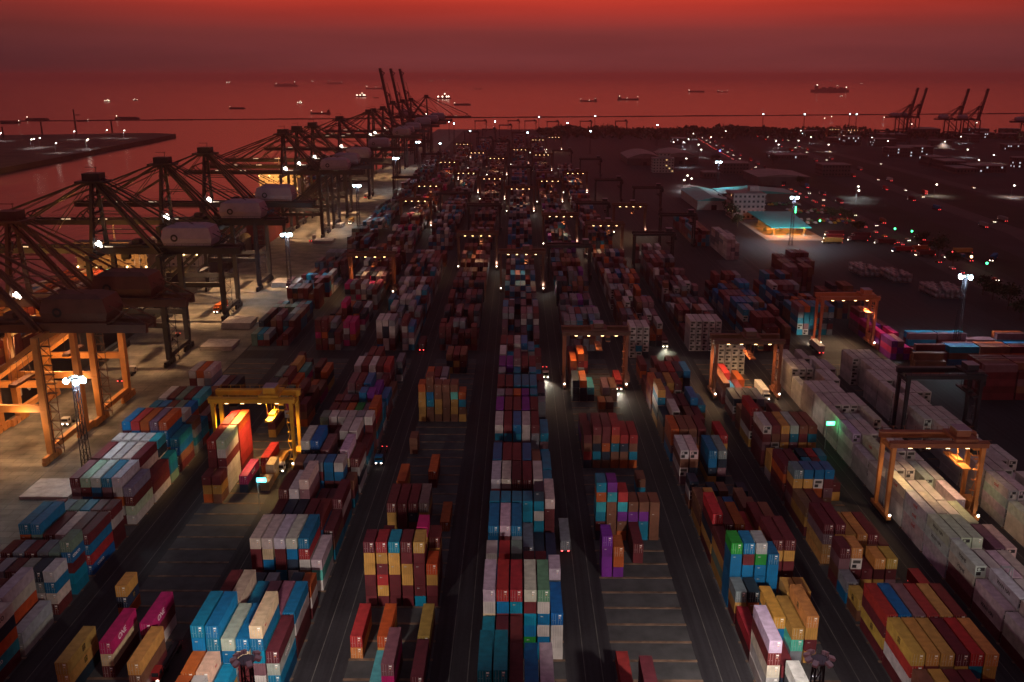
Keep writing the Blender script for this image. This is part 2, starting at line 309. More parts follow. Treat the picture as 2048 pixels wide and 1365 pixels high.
DATA = dict(
A='''-2 40 - - - 3r 3o 2kw | 0 40 - 3r 3s 3r 4w 1cokw | 2.1 40 - - 3r 2r 3ww ww | 4.4 20 3r 3s 2rr 2ss 1wsk rwbw | 5.7 20 3r 3s 3r 2ss 2sg ttrbg | 7 40 4t 4t 3r 3w 3r bRbr | 9 20 3r 3s 3g 3t 3r 1rwr | 11 40 3mr 3rl 3bw 3mt 3ww wwrs | 13 40 4r 4w 4w 4w 1rrwr wrr
 | 15 20 4w 4w 4w 4w 4c 1bt | 16.2 40 4rb 4bR 4ro 4bm 3bbo 1nbt | 18.4 20 4g 4r 4w 4w 4w 3n | 19.4 20 4t 4b 4r 4g 4b 1tt | 20.6 40 4w 4r 4g 4r 4c 1r | 22.8 20 3w 3s 3w 3r 3n 2k | 25 40 4w 3wo 4w 2w 2r 2k''',
C='''0 40 1yy - - - - 2y | 1 40 - - 1ep - - - | 2 40 - - - - 2p - | 4.2 20 1ky - - - - - | 13 20 1yr 1yr - - - - | 14 40 rrrrrR wwwrww - kp - - | 15.2 20 - - - - - ye | 14.2 20 - - - - - e | 16 40 rrnnnR rRRRRo - - oR y | 20.5 40 - - 1r - - - | 22 40 - - - - 1o 2r | 23.3 40 3k 3n 2g 1R 3r 2n | 25.5 40 3g 3r 2o - 1o 1n | 27.5 40 2n 3y 2q - - 2o | 29.7 40 2r 1r - 1r - -''',
B='''-3 40 3o 3w 2t 2r 2b - | -1 40 3o 3e 1yt - - - | 0 40 3rbt 4tt 2wbl wrre? 3tbe btlr | 2 40 4r 3we 2rt 2rm 2rm rrwb | 4.2 20 2r 2k 2s - 2k 1wo | 4.8 40 1r - - - - - | 6 40 trrrw wkbew rtrrw wwkbw tnwRb wqw | 8.2 40 3r 3k 3k 3r 3r tnr | 10 40 4r 1kgww 2qrmw 2r 2r 1rwr | 12.6 20 4n 4s 4s 4b 4w 2n | 14 40 4kw 4kb 3mm 2k 3ew 1kwr | 16.2 40 2nr 2k 3r 4w 4w 1tr | 18 20 4g 4w 4w 4w 4s 4w | 19.3 40 3r 3r 3o 3G 3m 2nRo | 21.5 20 3r 3m 3r 4b 4v 2t | 23 40 2r 3sm 3sr 3tb 3v 2b | 25.2 40 1rw 1rt 1tw - 2r 1n | 27.4 40 3w 3r 3w 3r 3R - | 29.5 40 2s 3r 3r - - wks''',
D='''0 40 - - q 1pm - 1r | 2 40 1R - yo - - 1y | 5 20 rrryyr ryRryR rrryyt rryyrr trrrry rryo | 6.1 20 - 4r 3k 3k 5p 4r | 10.5 40 1yr 1rr 1kr 1ym - o | 13.5 40 1o - - - - - | 14.6 40 - - - 1o - - | 18.4 20 1n - - - - - | 22.8 20 yyyyo nntbnn nyynn nnnnn nyyqn ynto | 24.6 40 2r 2m 2w - - - | 26.7 40 2o 2r 2s - - - | 31 40 - - 2n 2r 2n -''',
E='''-2 40 5t 5t 4r 4b 4w - | 0 40 3t 3r 3r - - - | 2 40 bbtewW rkrrbR rbrrtR bGbtrw tbwbwg wwwb | 4 20 1r 1r 1k 1r - 2rsw | 5 20 4w 4R 4g 3r 3r 2k | 7 40 4b 4w 4b 2s 1k 1k | 9 20 4t 4t 4t 2ttt 1ttwtk - | 9.2 40 - - - - - rrrrw | 11 40 4w 4w 4r 4r 4w 2tt | 13 40 4b 4r 4r 4b 3n 3t | 15.2 20 3k 2k 2r 2t 2n 2t | 17 40 3tw 3tr 3tb 3ww 4r 3t | 19.1 40 4v 4r 4r 4v 4r - | 21.3 20 4s 4m 4o 4v 4t 3s | 22.7 40 4r 4r 4t 4t 4t 3k | 25 20 4s 3t 4t 3g 4t 3r | 26.2 40 4v 4v 4wm 4r 4r - | 28.4 40 4w 3t 3t 3r 3g - | 30.6 40 4r 4r 4w 4b 3t 2r''',
F='''-2 40 - 3r - - - - | 0 40 R - - - - - | 7 20 vvvv voo - - - - | 8 40 - - - rr - - | 9.8 20 ?rtcot ?nnncv ?nvcR ncvn ttvn nnnn | 13.8 20 - 1k - - - 1n | 16.8 40 3r ntknr nkorr ontoR onkR otnR | 19 40 2r 2k 2n - - - | 23.6 20 - - - no nr - | 26 40 kkk kko kc - 1m nn | 28.4 40 rrRo rrlRo - - - - | 31 40 2r 3k 2n - - -''',
G='''-2.2 40 - 3w - o - - | 0 40 wwwrw 2r - - - - | 1.9 40 rR - - sqy yryy - | 2.5 40 - - tby - - - | 4 20 ryg 2k - - 2y 2y | 5 20 bbbbbG bbbbrb bbbbGl bbbbb - - | 6 40 ygyr 2n - - 1rryr 1rryr | 8 40 3rR 2nr nrro 2R 3r 3n | 10.2 40 1nn 2y 1r 1b 2n 1n | 12.6 20 2k - rk 1n - 1k | 15 40 2nw 2nw - 2bb 2ks - | 16.8 40 - - - - - 3R | 17.6 40 3o 3n 3n 3r - - | 20 40 2k 3w - 2n 2r - | 22 40 3ty 2sm 2r 2r 2kb 2t | 24.4 40 2Ro 3k 3y 3r - - | 26.5 40 1r 2n 3r 3R 3k 3b | 29 40 2r 1k 2r 1n 2r 2r | 34.4 40 wwwww wtwww kwwww - - -''',
H='''-2 40 2n 2y 2r 2r - - | 0 40 rwRy 1wry 1yny 1byr 1ytR 1ryy | 2 40 ryrR 3b 3m 3R 3y 3r | 4.2 20 ny - - - - - | 5.3 20 bs - - - - - | 6.2 20 3r 3y 1r 2y 2y - | 8 40 3r 3r 1yy 1yy 2r 1r | 10.2 40 2n 2r 1r - - - | 12 20 4g 4b 4b 4b - - | 13.4 40 3r 3r 1k 2t 2r 1r | 15.4 20 2y 2g 1r 2k 2R 2t | 17 40 3rw 3nr 3ny 3tl 3rn 3tn | 19.4 40 3rR 3r - 3r 2n - | 21.4 20 2n 2b 1n 1w 2n - | 23 40 2k 2k 2k 2s 1k - | 25.6 40 2n 1b 1r - o - | 27.4 40 2n 2R - 1o - - | 31 40 - - wwwww wwwww wwwww wwww | 36 40 wwwww wwwww wwwww wwwww wwwww -''',
I='''-1 40 rw rw rw - - - | 1 40 rww wwww wwww www www - | 3 40 rww wwww www www www www | 5 40 rmww www www www www ww | 7 40 wwww wwww wwww - wwm www | 9 40 wwww wwww www www www w | 11 40 wwww - www www ww www | 13 40 www wwww wwww - www www | 15 40 www wwww - wwww wwww www | 17 40 wwww wwww wwww - - www | 19 40 wwww www www www wwww www | 21 40 wwww wwww wwww wwww wwww - | 23 40 wwww wwww wwww wwww - - | 25 40 www - - wwww wwww ww | 27 40 wwww wwww wwww - wwww wwww | 29 40 wwww wwww - wwww www www''',
J='''7 40 mww ww www www - - | 9 40 www www wwww ww ww - | 11 40 wwww wwww - wwww www www | 13 40 wwww wwww wwww www - - | 15 40 www wwww wwww - www www | 17 40 - wwww wwww wwww www - | 19 40 wwww wwww wwww wwww - - | 21 40 wwww wwww wwww - - - | 23 40 wwww - wwww wwww wwww - | 25 40 wwww wwww wwww wwww - - | 27 40 - wwww wwww wwww wwww - | 29 40 wwww wwww wwww wwww - -''')
CONT = []   # x, y, z, length, colour key, row, bay name, column, tier, tiers
SIDE = {}
for rn, (x0, pal, rdesc) in ROWS.items():
    rr = random.Random('row'+rn)
    ks = []
    for ent in DATA[rn].split('|'):
        t = ent.split(); ks.append((float(t[0]), int(t[1]), t[2:]))
    ks.sort()
    for bi, (k, L, cols) in enumerate(ks):
        for c, st in enumerate(cols):
            if st == '-': continue
            seq = ''
            for ch in st:
                if ch.isdigit(): seq += ''.join(rr.choice(pal) for _ in range(int(ch)))
                elif ch == '?': seq += rr.choice(pal)
                elif ch == 'W': seq += 'w'
                else: seq += ch
            for t, ch in enumerate(seq):
                CONT.append((x0+PX*c+rr.uniform(-.05,.05), KY0+KP*k+rr.uniform(-.07,.07), t*TH, L, ch, rn, bi, c, t, len(seq)))
    # beyond the first cross lane: the same rows go on to the far end of the yard
    pal2 = ''.join(q for q in pal if q not in 'oyR')+'rmsk'+('o' if rn in 'CG' else '') if rn not in 'IJ' else 'rnkwbmtsro'
    k = {'A':37,'J':40,'H':38.3,'G':37}.get(rn, 36)
    while k < (235 if rn in 'BDEF' else 205 if rn == 'C' else 190 if rn == 'A' else 150 if rn == 'G' else 70 if rn == 'H' else 52):
        if int(k) in range(66,71) or int(k) in range(112,117) or int(k) in range(160,165): k += 5; continue
        L = 40 if rr.random() < .75 else 20
        hb = rr.choice((3,4,4,5,5)) - (1 if rn in 'AD' else 0); pref = rr.choice(pal2)
        for c in range(6):
            if k < 120 or c in (0,1,5) or True:
                h = max(0, min(6, hb+rr.choice((-2,-1,0,0,0,0))))
                if rr.random() < .07: h = 0
                for t in range(h):
                    if k > 80 and t < h-2: continue
                    ch = pref if rr.random() < .35 else rr.choice(pal2)
                    CONT.append((x0+PX*c, KY0+KP*k, t*TH, L, ch, rn, 1000+int(k*2), c, t, h))
        k += (2 if L == 40 else 1)+(.3 if rr.random() < .15 else 0)
        if rr.random() < .09: k += 2
# a few loose blocks of the outer yard at the right
def block(x0, y0, nx, nb, h, pal, key, z0=0):
    rr = random.Random(key)
    for b in range(nb):
        hb = h+rr.choice((0,0,-1))
        for c in range(nx):
            hh = max(1, hb+rr.choice((-1,0,0,0)))
            for t in range(hh): CONT.append((x0+PX*c, y0+13*b, z0+t*TH, 40, rr.choice(pal), key, b, c, t, hh))
block(158, 372, 3, 4, 4, 'pvmr', 'K'); block(158, 440, 6, 3, 4, 'nrkn', 'K2'); block(150, 500, 5, 2, 5, 'rrmn', 'K3'); block(160, 545, 7, 2, 4, 'rmrn', 'K4'); block(136, 590, 3, 4, 6, 'wwsw', 'K5'); block(124, 640, 4, 7, 4, 'rnmt', 'K6')
for y0, nb, hh, key in ((228,16,5,'SA'),(537,7,4,'SB'),(690,5,4,'SC'),(788,8,5,'SD'),(980,14,4,'SE')): block(-218, y0, 11, nb, hh, 'rnrorwb', key, 12.2)
# blocks stacked across the yard, ends to the left
CROSS = []
def cross(x0, y0, ny, nb, hs, pal, key):
    rr = random.Random(key)
    for j in range(ny):
        for b in range(nb):
            for t in range(hs-(1 if rr.random() < .25 else 0)):
                CROSS.append((x0+12.8*b, y0+PX*j, t*TH, rr.choice(pal)))
cross(172, 322, 5, 3, 5, 'rrrnm', 'X1'); cross(160, 352, 2, 1, 3, 'no', 'X2'); cross(166, 364, 3, 4, 3, 'bonrt', 'X3'); cross(170, 384, 2, 4, 3, 'tmro', 'X4'); cross(196, 300, 3, 3, 3, 'rmrn', 'X5')

def body_mesh(L):
    """steel container: corner posts and rails, corrugated walls and roof"""
    m = MB(); w = 1.219; l = 12.192 if L == 40 else 6.058; h = TH-.03; p = .14
    for sx in (-1,1):
        for y0 in (0, l-p): m.box(min(sx*w, sx*(w-p)), max(sx*w, sx*(w-p)), y0, y0+p, 0, h)
        a, b = sorted((sx*w, sx*(w-.08)))
        m.box(a, b, p, l-p, 0, .16); m.box(a, b, p, l-p, h-.12, h)
        n = int((l-2*p)/.278); st = (l-2*p)/n; pts = []
        for i in range(n):
            y = p+i*st; pts += [(y, .01), (y+st*.26, .01), (y+st*.5, .046), (y+st*.76, .046)]
        pts.append((l-p, .01))
        for (ya, da), (yb, db) in zip(pts, pts[1:]):
            q = [(sx*(w-da), ya, .16), (sx*(w-db), yb, .16), (sx*(w-db), yb, h-.12), (sx*(w-da), ya, h-.12)]
            m.quad(*(q if sx > 0 else q[::-1]))
    n = int(l/.42); st = (l-.16)/n; pts = []
    for i in range(n):
        y = .08+i*st; pts += [(y, .03), (y+st*.35, .03), (y+st*.5, .005), (y+st*.85, .005)]
    pts.append((l-.08, .03))
    for (ya, da), (yb, db) in zip(pts, pts[1:]): m.quad((-w+.08, ya, h-da), (w-.08, ya, h-da), (w-.08, yb, h-db), (-w+.08, yb, h-db))
    m.box(-w+p, w-p, 0, .1, h-.13, h); m.box(-w+p, w-p, 0, .1, 0, .15)
    m.box(-w+p, w-p, l-.06, l-.02, 0, h)
    m.quad((-w+.05, .05, .05), (-w+.05, l-.05, .05), (w-.05, l-.05, .05), (w-.05, .05, .05))
    return m.mesh('container_body', M_paint)
def door_mesh(s):
    """one door leaf with its two lock rods, handles and plates"""
    m = MB(); a, b = sorted((s*.012, s*1.07)); z0, z1 = .16, TH-.17
    m.box(a, b, .035, .075, z0, z1)
    for z in (.75, 1.35, 1.95): m.box(a+.08, b-.08, .015, .035, z, z+.05)
    m.mi = 1
    for x in (.28, .78): m.tube((s*x, .005, z0), (s*x, .005, z1), .028, n=6)
    for x in (.28, .78): m.box(min(s*x, s*x+.28*s), max(s*x, s*x+.28*s), -.015, .01, 1.02, 1.07)
    m.mi = 2
    if s > 0:
        m.box(.34, .84, -.02, .034, 2.05, 2.32); m.box(.40, .66, .008, .034, 1.62, 1.74)
    m.mi = 3
    if s > 0: m.box(.42, .60, .006, .034, 1.42, 1.56)
    return m.mesh('container_door', [M_paint, M_rod, M_white, M_orangemark])
def reefer_mesh():
    """refrigerating machinery recessed in the end of an insulated container"""
    m = MB(); m.box(-1.07, 1.07, .03, .07, .16, TH-.17); m.mi = 1
    m.box(-.85, .85, -.0, .03, 1.45, 2.3); m.box(-.95, .1, -.0, .03, .35, 1.25)
    m.mi = 0; m.box(.15, .95, -.02, .03, .4, 1.2); m.ball((-.4, -.01, 1.85), .33, .03, .33, 10, 6)
    return m.mesh('reefer_machinery', [M_paint, M_black])
ME = {40: body_mesh(40), 20: body_mesh(20)}
DOOR = {1: door_mesh(1), -1: door_mesh(-1)}; REEF = reefer_mesh()
def text_mesh(s, size, m, name='lettering', bold=.0):
    cu = bpy.data.curves.new(name, 'FONT'); cu.body = s; cu.size = size; cu.align_x = 'CENTER'; cu.align_y = 'CENTER'; cu.extrude = .012; cu.offset = bold
    o = bpy.data.objects.new(name, cu); COL.objects.link(o)
    dg = bpy.context.evaluated_depsgraph_get(); dg.update()
    me = bpy.data.meshes.new_from_object(o.evaluated_get(dg)); me.name = name
    bpy.data.objects.remove(o); me.materials.clear(); me.materials.append(m)
    return me
TXT = {}
def side_mark(root, L, side, s, size, m, z=TH*.55, dy=.5, bold=.02):
    key = (s, size, m.name)
    if key not in TXT: TXT[key] = text_mesh(s, size, m, bold=bold)
    o = bpy.data.objects.new('lettering', TXT[key]); COL.objects.link(o); o.parent = root
    l = 12.192 if L == 40 else 6.058; o.location = (side*1.226, l*dy, z)
    # letters stand upright on the wall and read from outside
    o.rotation_euler = Matrix(((0,0,side),(side,0,0),(0,1,0))).to_euler()
    return o
def logo_panel():
    m = MB(); m.box(-.62, .62, -.62, .62, 0, .01); m.mi = 1
    m.box(-.40, -.30, -.1, .38, .01, .016); m.box(.30, .40, -.1, .38, .01, .016); m.box(-.05, .05, -.1, .38, .01, .016); m.box(-.40, .40, .30, .38, .01, .016); m.box(-.40, .40, -.42, -.34, .01, .016)
    return m.mesh('logo', [M_black, M_yellow])
LOGO = logo_panel()
def side_logo(root, L, side, dy=.5):
    o = bpy.data.objects.new('logo', LOGO); COL.objects.link(o); o.parent = root
    l = 12.192 if L == 40 else 6.058; o.location = (side*1.222, l*dy, TH*.55); o.rotation_euler = Matrix(((0,0,side),(side,0,0),(0,1,0))).to_euler()

VIS = [0,1,2,3,4,5,6,7,29,30,31,33,43,44,45,46,47,59,63,64,65,66,67,68,69,70,71,75,79,83,95,96,101,106,110,114,119,120,121,122,127,128,129,130,131,132,133,134,146,151,156,161,166,171,172,173,174,175,191,192,193,194,195,196,197,198,199,200,201,203,255,256,257,258,259,260,261,262,263,264,265,319,320,321,322,323,324,325,387,390,1285,1286,1287,1289,1290,1291,1292,1293,1296,1298,1299,1311,1317,1319,1334,1336,2455,2459,2462,2468,2473,2474,2479,2484,2489,2490,2492,2493,2494,2499,2504,2508,2516,2520,2542,2547,2552,2557,2561,2562,2565,2585,2588,2593,2598,2604,2614,2648,2654,2659,2667,2671,4118,4121,4123,4124,4125,4127,4129,4135,4141,4147,4153,4159,4163,4187,4190,4193,4196,4199,4200,4204,5370,5376,5381,5386,5391,5395,5403,5409,5415,5421,5427,5433,5437,5450,5481,5486,5491,5494,5498,5529,5534,5539,5544,5549,6985,6986,6990,6993,6995,8217,8220,8221,8222,8223,8228,8230,8231,8235,8238,8241,8244,8256,8262,8268,8273,8277,8285,8290,8295,8299,8303,8310,8317,8327,8342,8346,8350,8354,8358,9247,9258,9259,9260,9264,9268,9272,9276,9280,9281,9282,9283,9284,9288,9292,9296,9300,9304,9306,9308,9312,9316,9321,9324,9325,9326,9327,9328,9332,9338,9341,9346,9356,9375,9411,9441,9870,9871,9872,9887,9888,9889,9893,9906,9907,9908,9909,9918,9921,9924,9925,9926,9927,9931,9935,9938,9941,9942,9943,9944,9945,9949,9958,9963,9974,9985,9988,9994,9998,10013,10041,10354,10366,10367,10368,10369,10373,10415,10434]  #@@VIS
TIERW = lambda t, n: 'on top' if t == n-1 else ('bottom' if t == 0 and n > 2 else ORD[n-1-t]+' from top')
def make_container(i, door=True):
    x, y, z, L, ch, rn, bi, c, t, n = CONT[i]
    rr = random.Random(i*13+5)
    col = [max(.004, v*rr.uniform(.78,1.15)) for v in PAL[ch]]
    root = empty('shipping_container', (x+1.219, y, z))
    rdesc = ROWS[rn][2] if rn in ROWS else 'outer blocks far right'
    tag(root, f"{CNAME[ch]} {'long' if L == 40 else 'short'} container {TIERW(t,n)}, {ORD[c]} stack, {ordinal(BAYNO[rn][bi])} bay, {rdesc}", 'container', 'shipping containers stacked in the yard')
    b = bpy.data.objects.new('body', ME[L]); COL.objects.link(b); b.parent = root; b.color = (*col, 1)
    reef = ch in 'we' and (rn in 'IJ' or (rn in 'GH' and bi > 8)) and rr.random() < .8
    if reef:
        d = bpy.data.objects.new('reefer_unit', REEF); COL.objects.link(d); d.parent = root; d.color = (*col, 1)
    else:
        for s in (-1, 1):
            d = bpy.data.objects.new('door', DOOR[s]); COL.objects.link(d); d.parent = root; d.color = (*col, 1)
    return root
BAYNO = {}
for cc in CONT: BAYNO.setdefault(cc[5], set()).add(cc[6])
for rn in BAYNO: BAYNO[rn] = {b: n+1 for n, b in enumerate(sorted(BAYNO[rn]))}
ROOT = {}
vis = set(VIS)
for i in VIS: ROOT[i] = make_container(i)
def mass():
    v = []; f = []; cols = []
    def add(x0, x1, y0, y1, z0, z1, c):
        n = len(v); v.extend([(x0,y0,z0),(x1,y0,z0),(x1,y1,z0),(x0,y1,z0),(x0,y0,z1),(x1,y0,z1),(x1,y1,z1),(x0,y1,z1)])
        for q in ((0,3,2,1),(4,5,6,7),(0,1,5,4),(1,2,6,5),(2,3,7,6),(3,0,4,7)): f.append(tuple(n+a for a in q)); cols.extend([c]*4)
    for i, (x, y, z, L, ch, rn, bi, c, t, n) in enumerate(CONT):
        if i in vis: continue
        rr = random.Random(i*13+5); s = rr.uniform(.75,1.15); col = (*[p*s for p in PAL[ch]], 1)
        l = 12.192 if L == 40 else 6.058
        add(x, x+2.438, y, y+l, z, z+TH-.03, col)
        if ch in 'we' and rn in 'GHIJ' and y < 480:
            add(x+.25, x+1.25, y-.04, y-.003, z+.35, z+1.2, (.02,.02,.022,1)); add(x+.35, x+2.1, y-.05, y-.003, z+1.5, z+2.3, (.06,.055,.05,1))
        elif y < 420 and z > 0:
            add(x+.5, x+1.1, y-.03, y-.004, z+1.9, z+2.1, (.4,.38,.36,1)) if rr.random() < .4 else None
            for xx in (.5, .95, 1.45, 1.9): add(x+xx, x+xx+.06, y-.04, y-.004, z+.15, z+2.5, (*[p*.6+.02 for p in col[:3]], 1))
    for i, (x, y, z, ch) in enumerate(CROSS):
        s = random.Random(i).uniform(.75,1.15); add(x, x+12.192, y, y+2.438, z, z+TH-.03, (*[p*s for p in PAL[ch]], 1))
    me = bpy.data.meshes.new('container_stacks'); me.from_pydata(v, [], f); me.update()
    a = me.color_attributes.new('Col', 'FLOAT_COLOR', 'CORNER'); a.data.foreach_set('color', [q for c in cols for q in c])
    me.materials.append(M_mass); o = bpy.data.objects.new('container_stacks', me); COL.objects.link(o)
    tag(o, 'rest of the container stacks, hidden tiers and long rows running to the far end of the port', 'container stacks', kind='stuff')
mass()
def find(rn, bi_k, col, tier):
    """index of a container by row, bay start, column and tier"""
    for i, c in enumerate(CONT):
        if c[5] == rn and abs(c[1]-(KY0+KP*bi_k)) < .6 and c[7] == col and c[8] == tier: return i
def mark(rn, k, col, tier, fn):
    i = find(rn, k, col, tier)
    if i is not None and i in ROOT: fn(ROOT[i], CONT[i][3])
mark('A',0,5,4, lambda o,L: side_mark(o,L,1,'COSCO',1.35,M_black,dy=.52))
for k, c, t in ((1,2,2),(2,4,2)): mark('C',k,c,t, lambda o,L: side_mark(o,L,1,'ONE',1.75,M_white,dy=.42))
mark('C',14,3,1, lambda o,L: side_mark(o,L,1,'ONE',1.6,M_white,dy=.5))
for k, c, t in ((0,0,2),(0,0,1),(4.2,0,1)): mark('C',k,c,t, lambda o,L: side_logo(o,L,1,.55))
for k, c, t in ((2,0,1),(0,0,3)): mark('H',k,c,t, lambda o,L: side_logo(o,L,-1,.5))
mark('H',4.2,0,1, lambda o,L: side_logo(o,L,-1,.5)); mark('H',6.2,3,1, lambda o,L: side_logo(o,L,-1,.5))
for c, t in ((3,2),(4,3),(4,2)): mark('G',1.9,c,t, lambda o,L: side_logo(o,L,-1,.5))
mark('G',2.5,2,2, lambda o,L: side_logo(o,L,-1,.5)); mark('G',4,4,2, lambda o,L: side_logo(o,L,-1,.5))
for k, c, t in ((7,0,3),(3,1,3),(7,0,2),(3,0,1)): mark('I',k,c,t, lambda o,L: side_mark(o,L,-1,'WAN HAI',1.25,M_black,dy=.5))
for t in (3,2): mark('I',5,0,t, lambda o,L: side_mark(o,L,-1,'Hapag',1.3,M_black,dy=.5))
for k, c, t in ((9,0,3),(9,0,2),(9,0,1),(11,0,3),(11,0,2),(9,2,2),(13,1,3),(15,1,3),(13,2,3),(17,1,3),(19,0,3),(21,0,2),(23,0,3)): mark('I',k,c,t, lambda o,L: side_mark(o,L,-1,'cosl',1.5,M_redmark,dy=.5,bold=.04))
for k, c, t in ((11,0,3),(13,0,2),(9,2,3)): mark('J',k,c,t, lambda o,L: side_mark(o,L,-1,'cosl',1.5,M_redmark,dy=.5,bold=.04))
mark('J',9,1,2, lambda o,L: side_mark(o,L,-1,'ONE',1.9,M_redmark,dy=.5))
mark('B',0,4,5, lambda o,L: side_mark(o,L,1,'tex',.8,M_redmark,dy=.2))
mark('B',-1,1,3, lambda o,L: side_mark(o,L,1,'tex',.8,M_redmark,dy=.3))
for k, c, t in ((0,5,1),(5.7,5,3),(7,5,0)): mark('A',k,c,t, lambda o,L: side_mark(o,L,1,'COSCO',1.0,M_white,dy=.35))
for k, c, t in ((0,5,2),(2,5,1)): mark('B',k,c,t, lambda o,L: side_mark(o,L,1,'COSCO',1.0,M_white,dy=.5))
# ------------------------------------------------------------------ the setting
QX = -179.      # edge of the quay
m = MB(); m.quad((-43000,-2700,-4), (43000,-2700,-4), (43000,43000,-4), (-43000,43000,-4)); tag(m.build('sea', M_sea), kind='structure')
m = MB(); m.prism([(-120,-300),(3500,-300),(3500,1750),(1500,1830),(700,2010),(430,2040),(120,2080),(-125,2080)], -9, 0)
tag(m.build('ground', M_ground), kind='structure')
m = MB(); m.prism([(QX,-300),(-120,-300),(-120,2080),(QX,2080)], -9, .004); tag(m.build('quay_apron', M_apron), kind='structure')
isl = [at(352,271), at(300,282), at(220,297), at(120,318), at(0,341), at(-160,372), at(-420,425), at(-700,330), at(-400,279), at(-120,274), at(0,273), at(90,272), at(170,271), at(250,269), at(310,269)]
m = MB(); m.prism(isl, -9, 2.5); tag(m.build('island_ground', M_earth), kind='structure')
m = MB()
for i in range(40):
    x = -2300+i*100; y = 2500+(x+1459)*.176-((i*37)%7); 
    m.prism([(x,y),(x+101,y+17),(x+101,y+23),(x,y+6)], -6, -2.2+((i*53)%5)*.2)
tag(m.build('breakwater', M_rock), 'long low dark rock breakwater crossing the sea in front of the anchored ships', 'breakwater')
# road strips and verges of the outer land
def ribbon(name, pts, w, z, mt):
    m = MB(); L_, R_ = [], []
    for i, p in enumerate(pts):
        a = Vector(pts[max(0,i-1)]); b = Vector(pts[min(len(pts)-1,i+1)]); d = (b-a).normalized(); n = Vector((d.y,-d.x))
        L_.append(Vector(p)-n*w/2); R_.append(Vector(p)+n*w/2)
    for i in range(len(pts)-1): m.quad((*L_[i],z), (*R_[i],z), (*R_[i+1],z), (*L_[i+1],z))
    return tag(m.build(name, mt), kind='structure')
M_road = mat('road_asphalt', (.050,.043,.043), .8, noise=.3, scale=.08)
M_verge = mat('verge', (.018,.020,.013), .95, noise=.5, scale=.04)
rd1 = [at(2250,690), at(2048,598), at(1900,530), at(1740,455), at(1600,385), at(1500,335), at(1430,296), at(1390,272)]
rd2 = [at(2300,610), at(2048,470), at(1850,400), at(1650,322), at(1500,262)]
rd3 = [at(2300,450), at(2048,405), at(1800,340), at(1600,290), at(1480,255)]
ribbon('road', rd1, 26, .012, M_road); ribbon('road', rd2, 20, .012, M_road); ribbon('road', rd3, 16, .012, M_road)
ribbon('verge', [at(2300,650), at(2048,540), at(1850,455), at(1650,370), at(1450,275)], 34, .008, M_verge)
ribbon('verge', [at(2300,545), at(2048,440), at(1850,375), at(1620,300), at(1470,252)], 60, .008, M_verge)
M_outer = mat('outer_earth', (.030,.026,.028), .95, noise=.5, scale=.02)
m = MB(); m.prism([(238,140),(3400,140),(3400,1700),(1400,1760),(700,1900),(238,1950)], -1, .006); tag(m.build('outer_ground', M_outer), kind='structure')
# painted lines and slot strips of the yard
m = MB(); ml = MB(); ms = MB()
for rn, (x0, pal, d) in ROWS.items():
    for (ya, yb) in ((100, 372), (384, 590)) if rn != 'I' else ((100,372),):
        ms.quad((x0-.4, ya, .006), (x0+16.8, ya, .006), (x0+16.8, yb, .006), (x0-.4, yb, .006))
    for k in range(-6, 34):
        y = KY0+KP*k-.25; m.box(x0-.5, x0+16.9, y-.38, y+.32, -.01, .09)
    for xx in (x0-3.1, x0+20.6): ml.quad((xx, 90, .010), (xx+.18, 90, .010), (xx+.18, 1900, .010), (xx, 1900, .010))
ml.quad((-143.6, -50, .012), (-143.15, -50, .012), (-143.15, 1950, .012), (-143.6, 1950, .012))
for xx in (-145.6, -144.6, -173.9, -172.9): ml.quad((xx, -50, .012), (xx+.12, -50, .012), (xx+.12, 1950, .012), (xx, 1950, .012))
tag(ms.build('slot_pavement', M_slab), kind='structure')
tag(m.build('bearing_strip_pavement', M_strip), kind='structure')
M_line = mat('worn_line_paint', (.13,.12,.11), .8, noise=.5, scale=.3)
tag(ml.build('ground_marking', M_line), kind='structure')

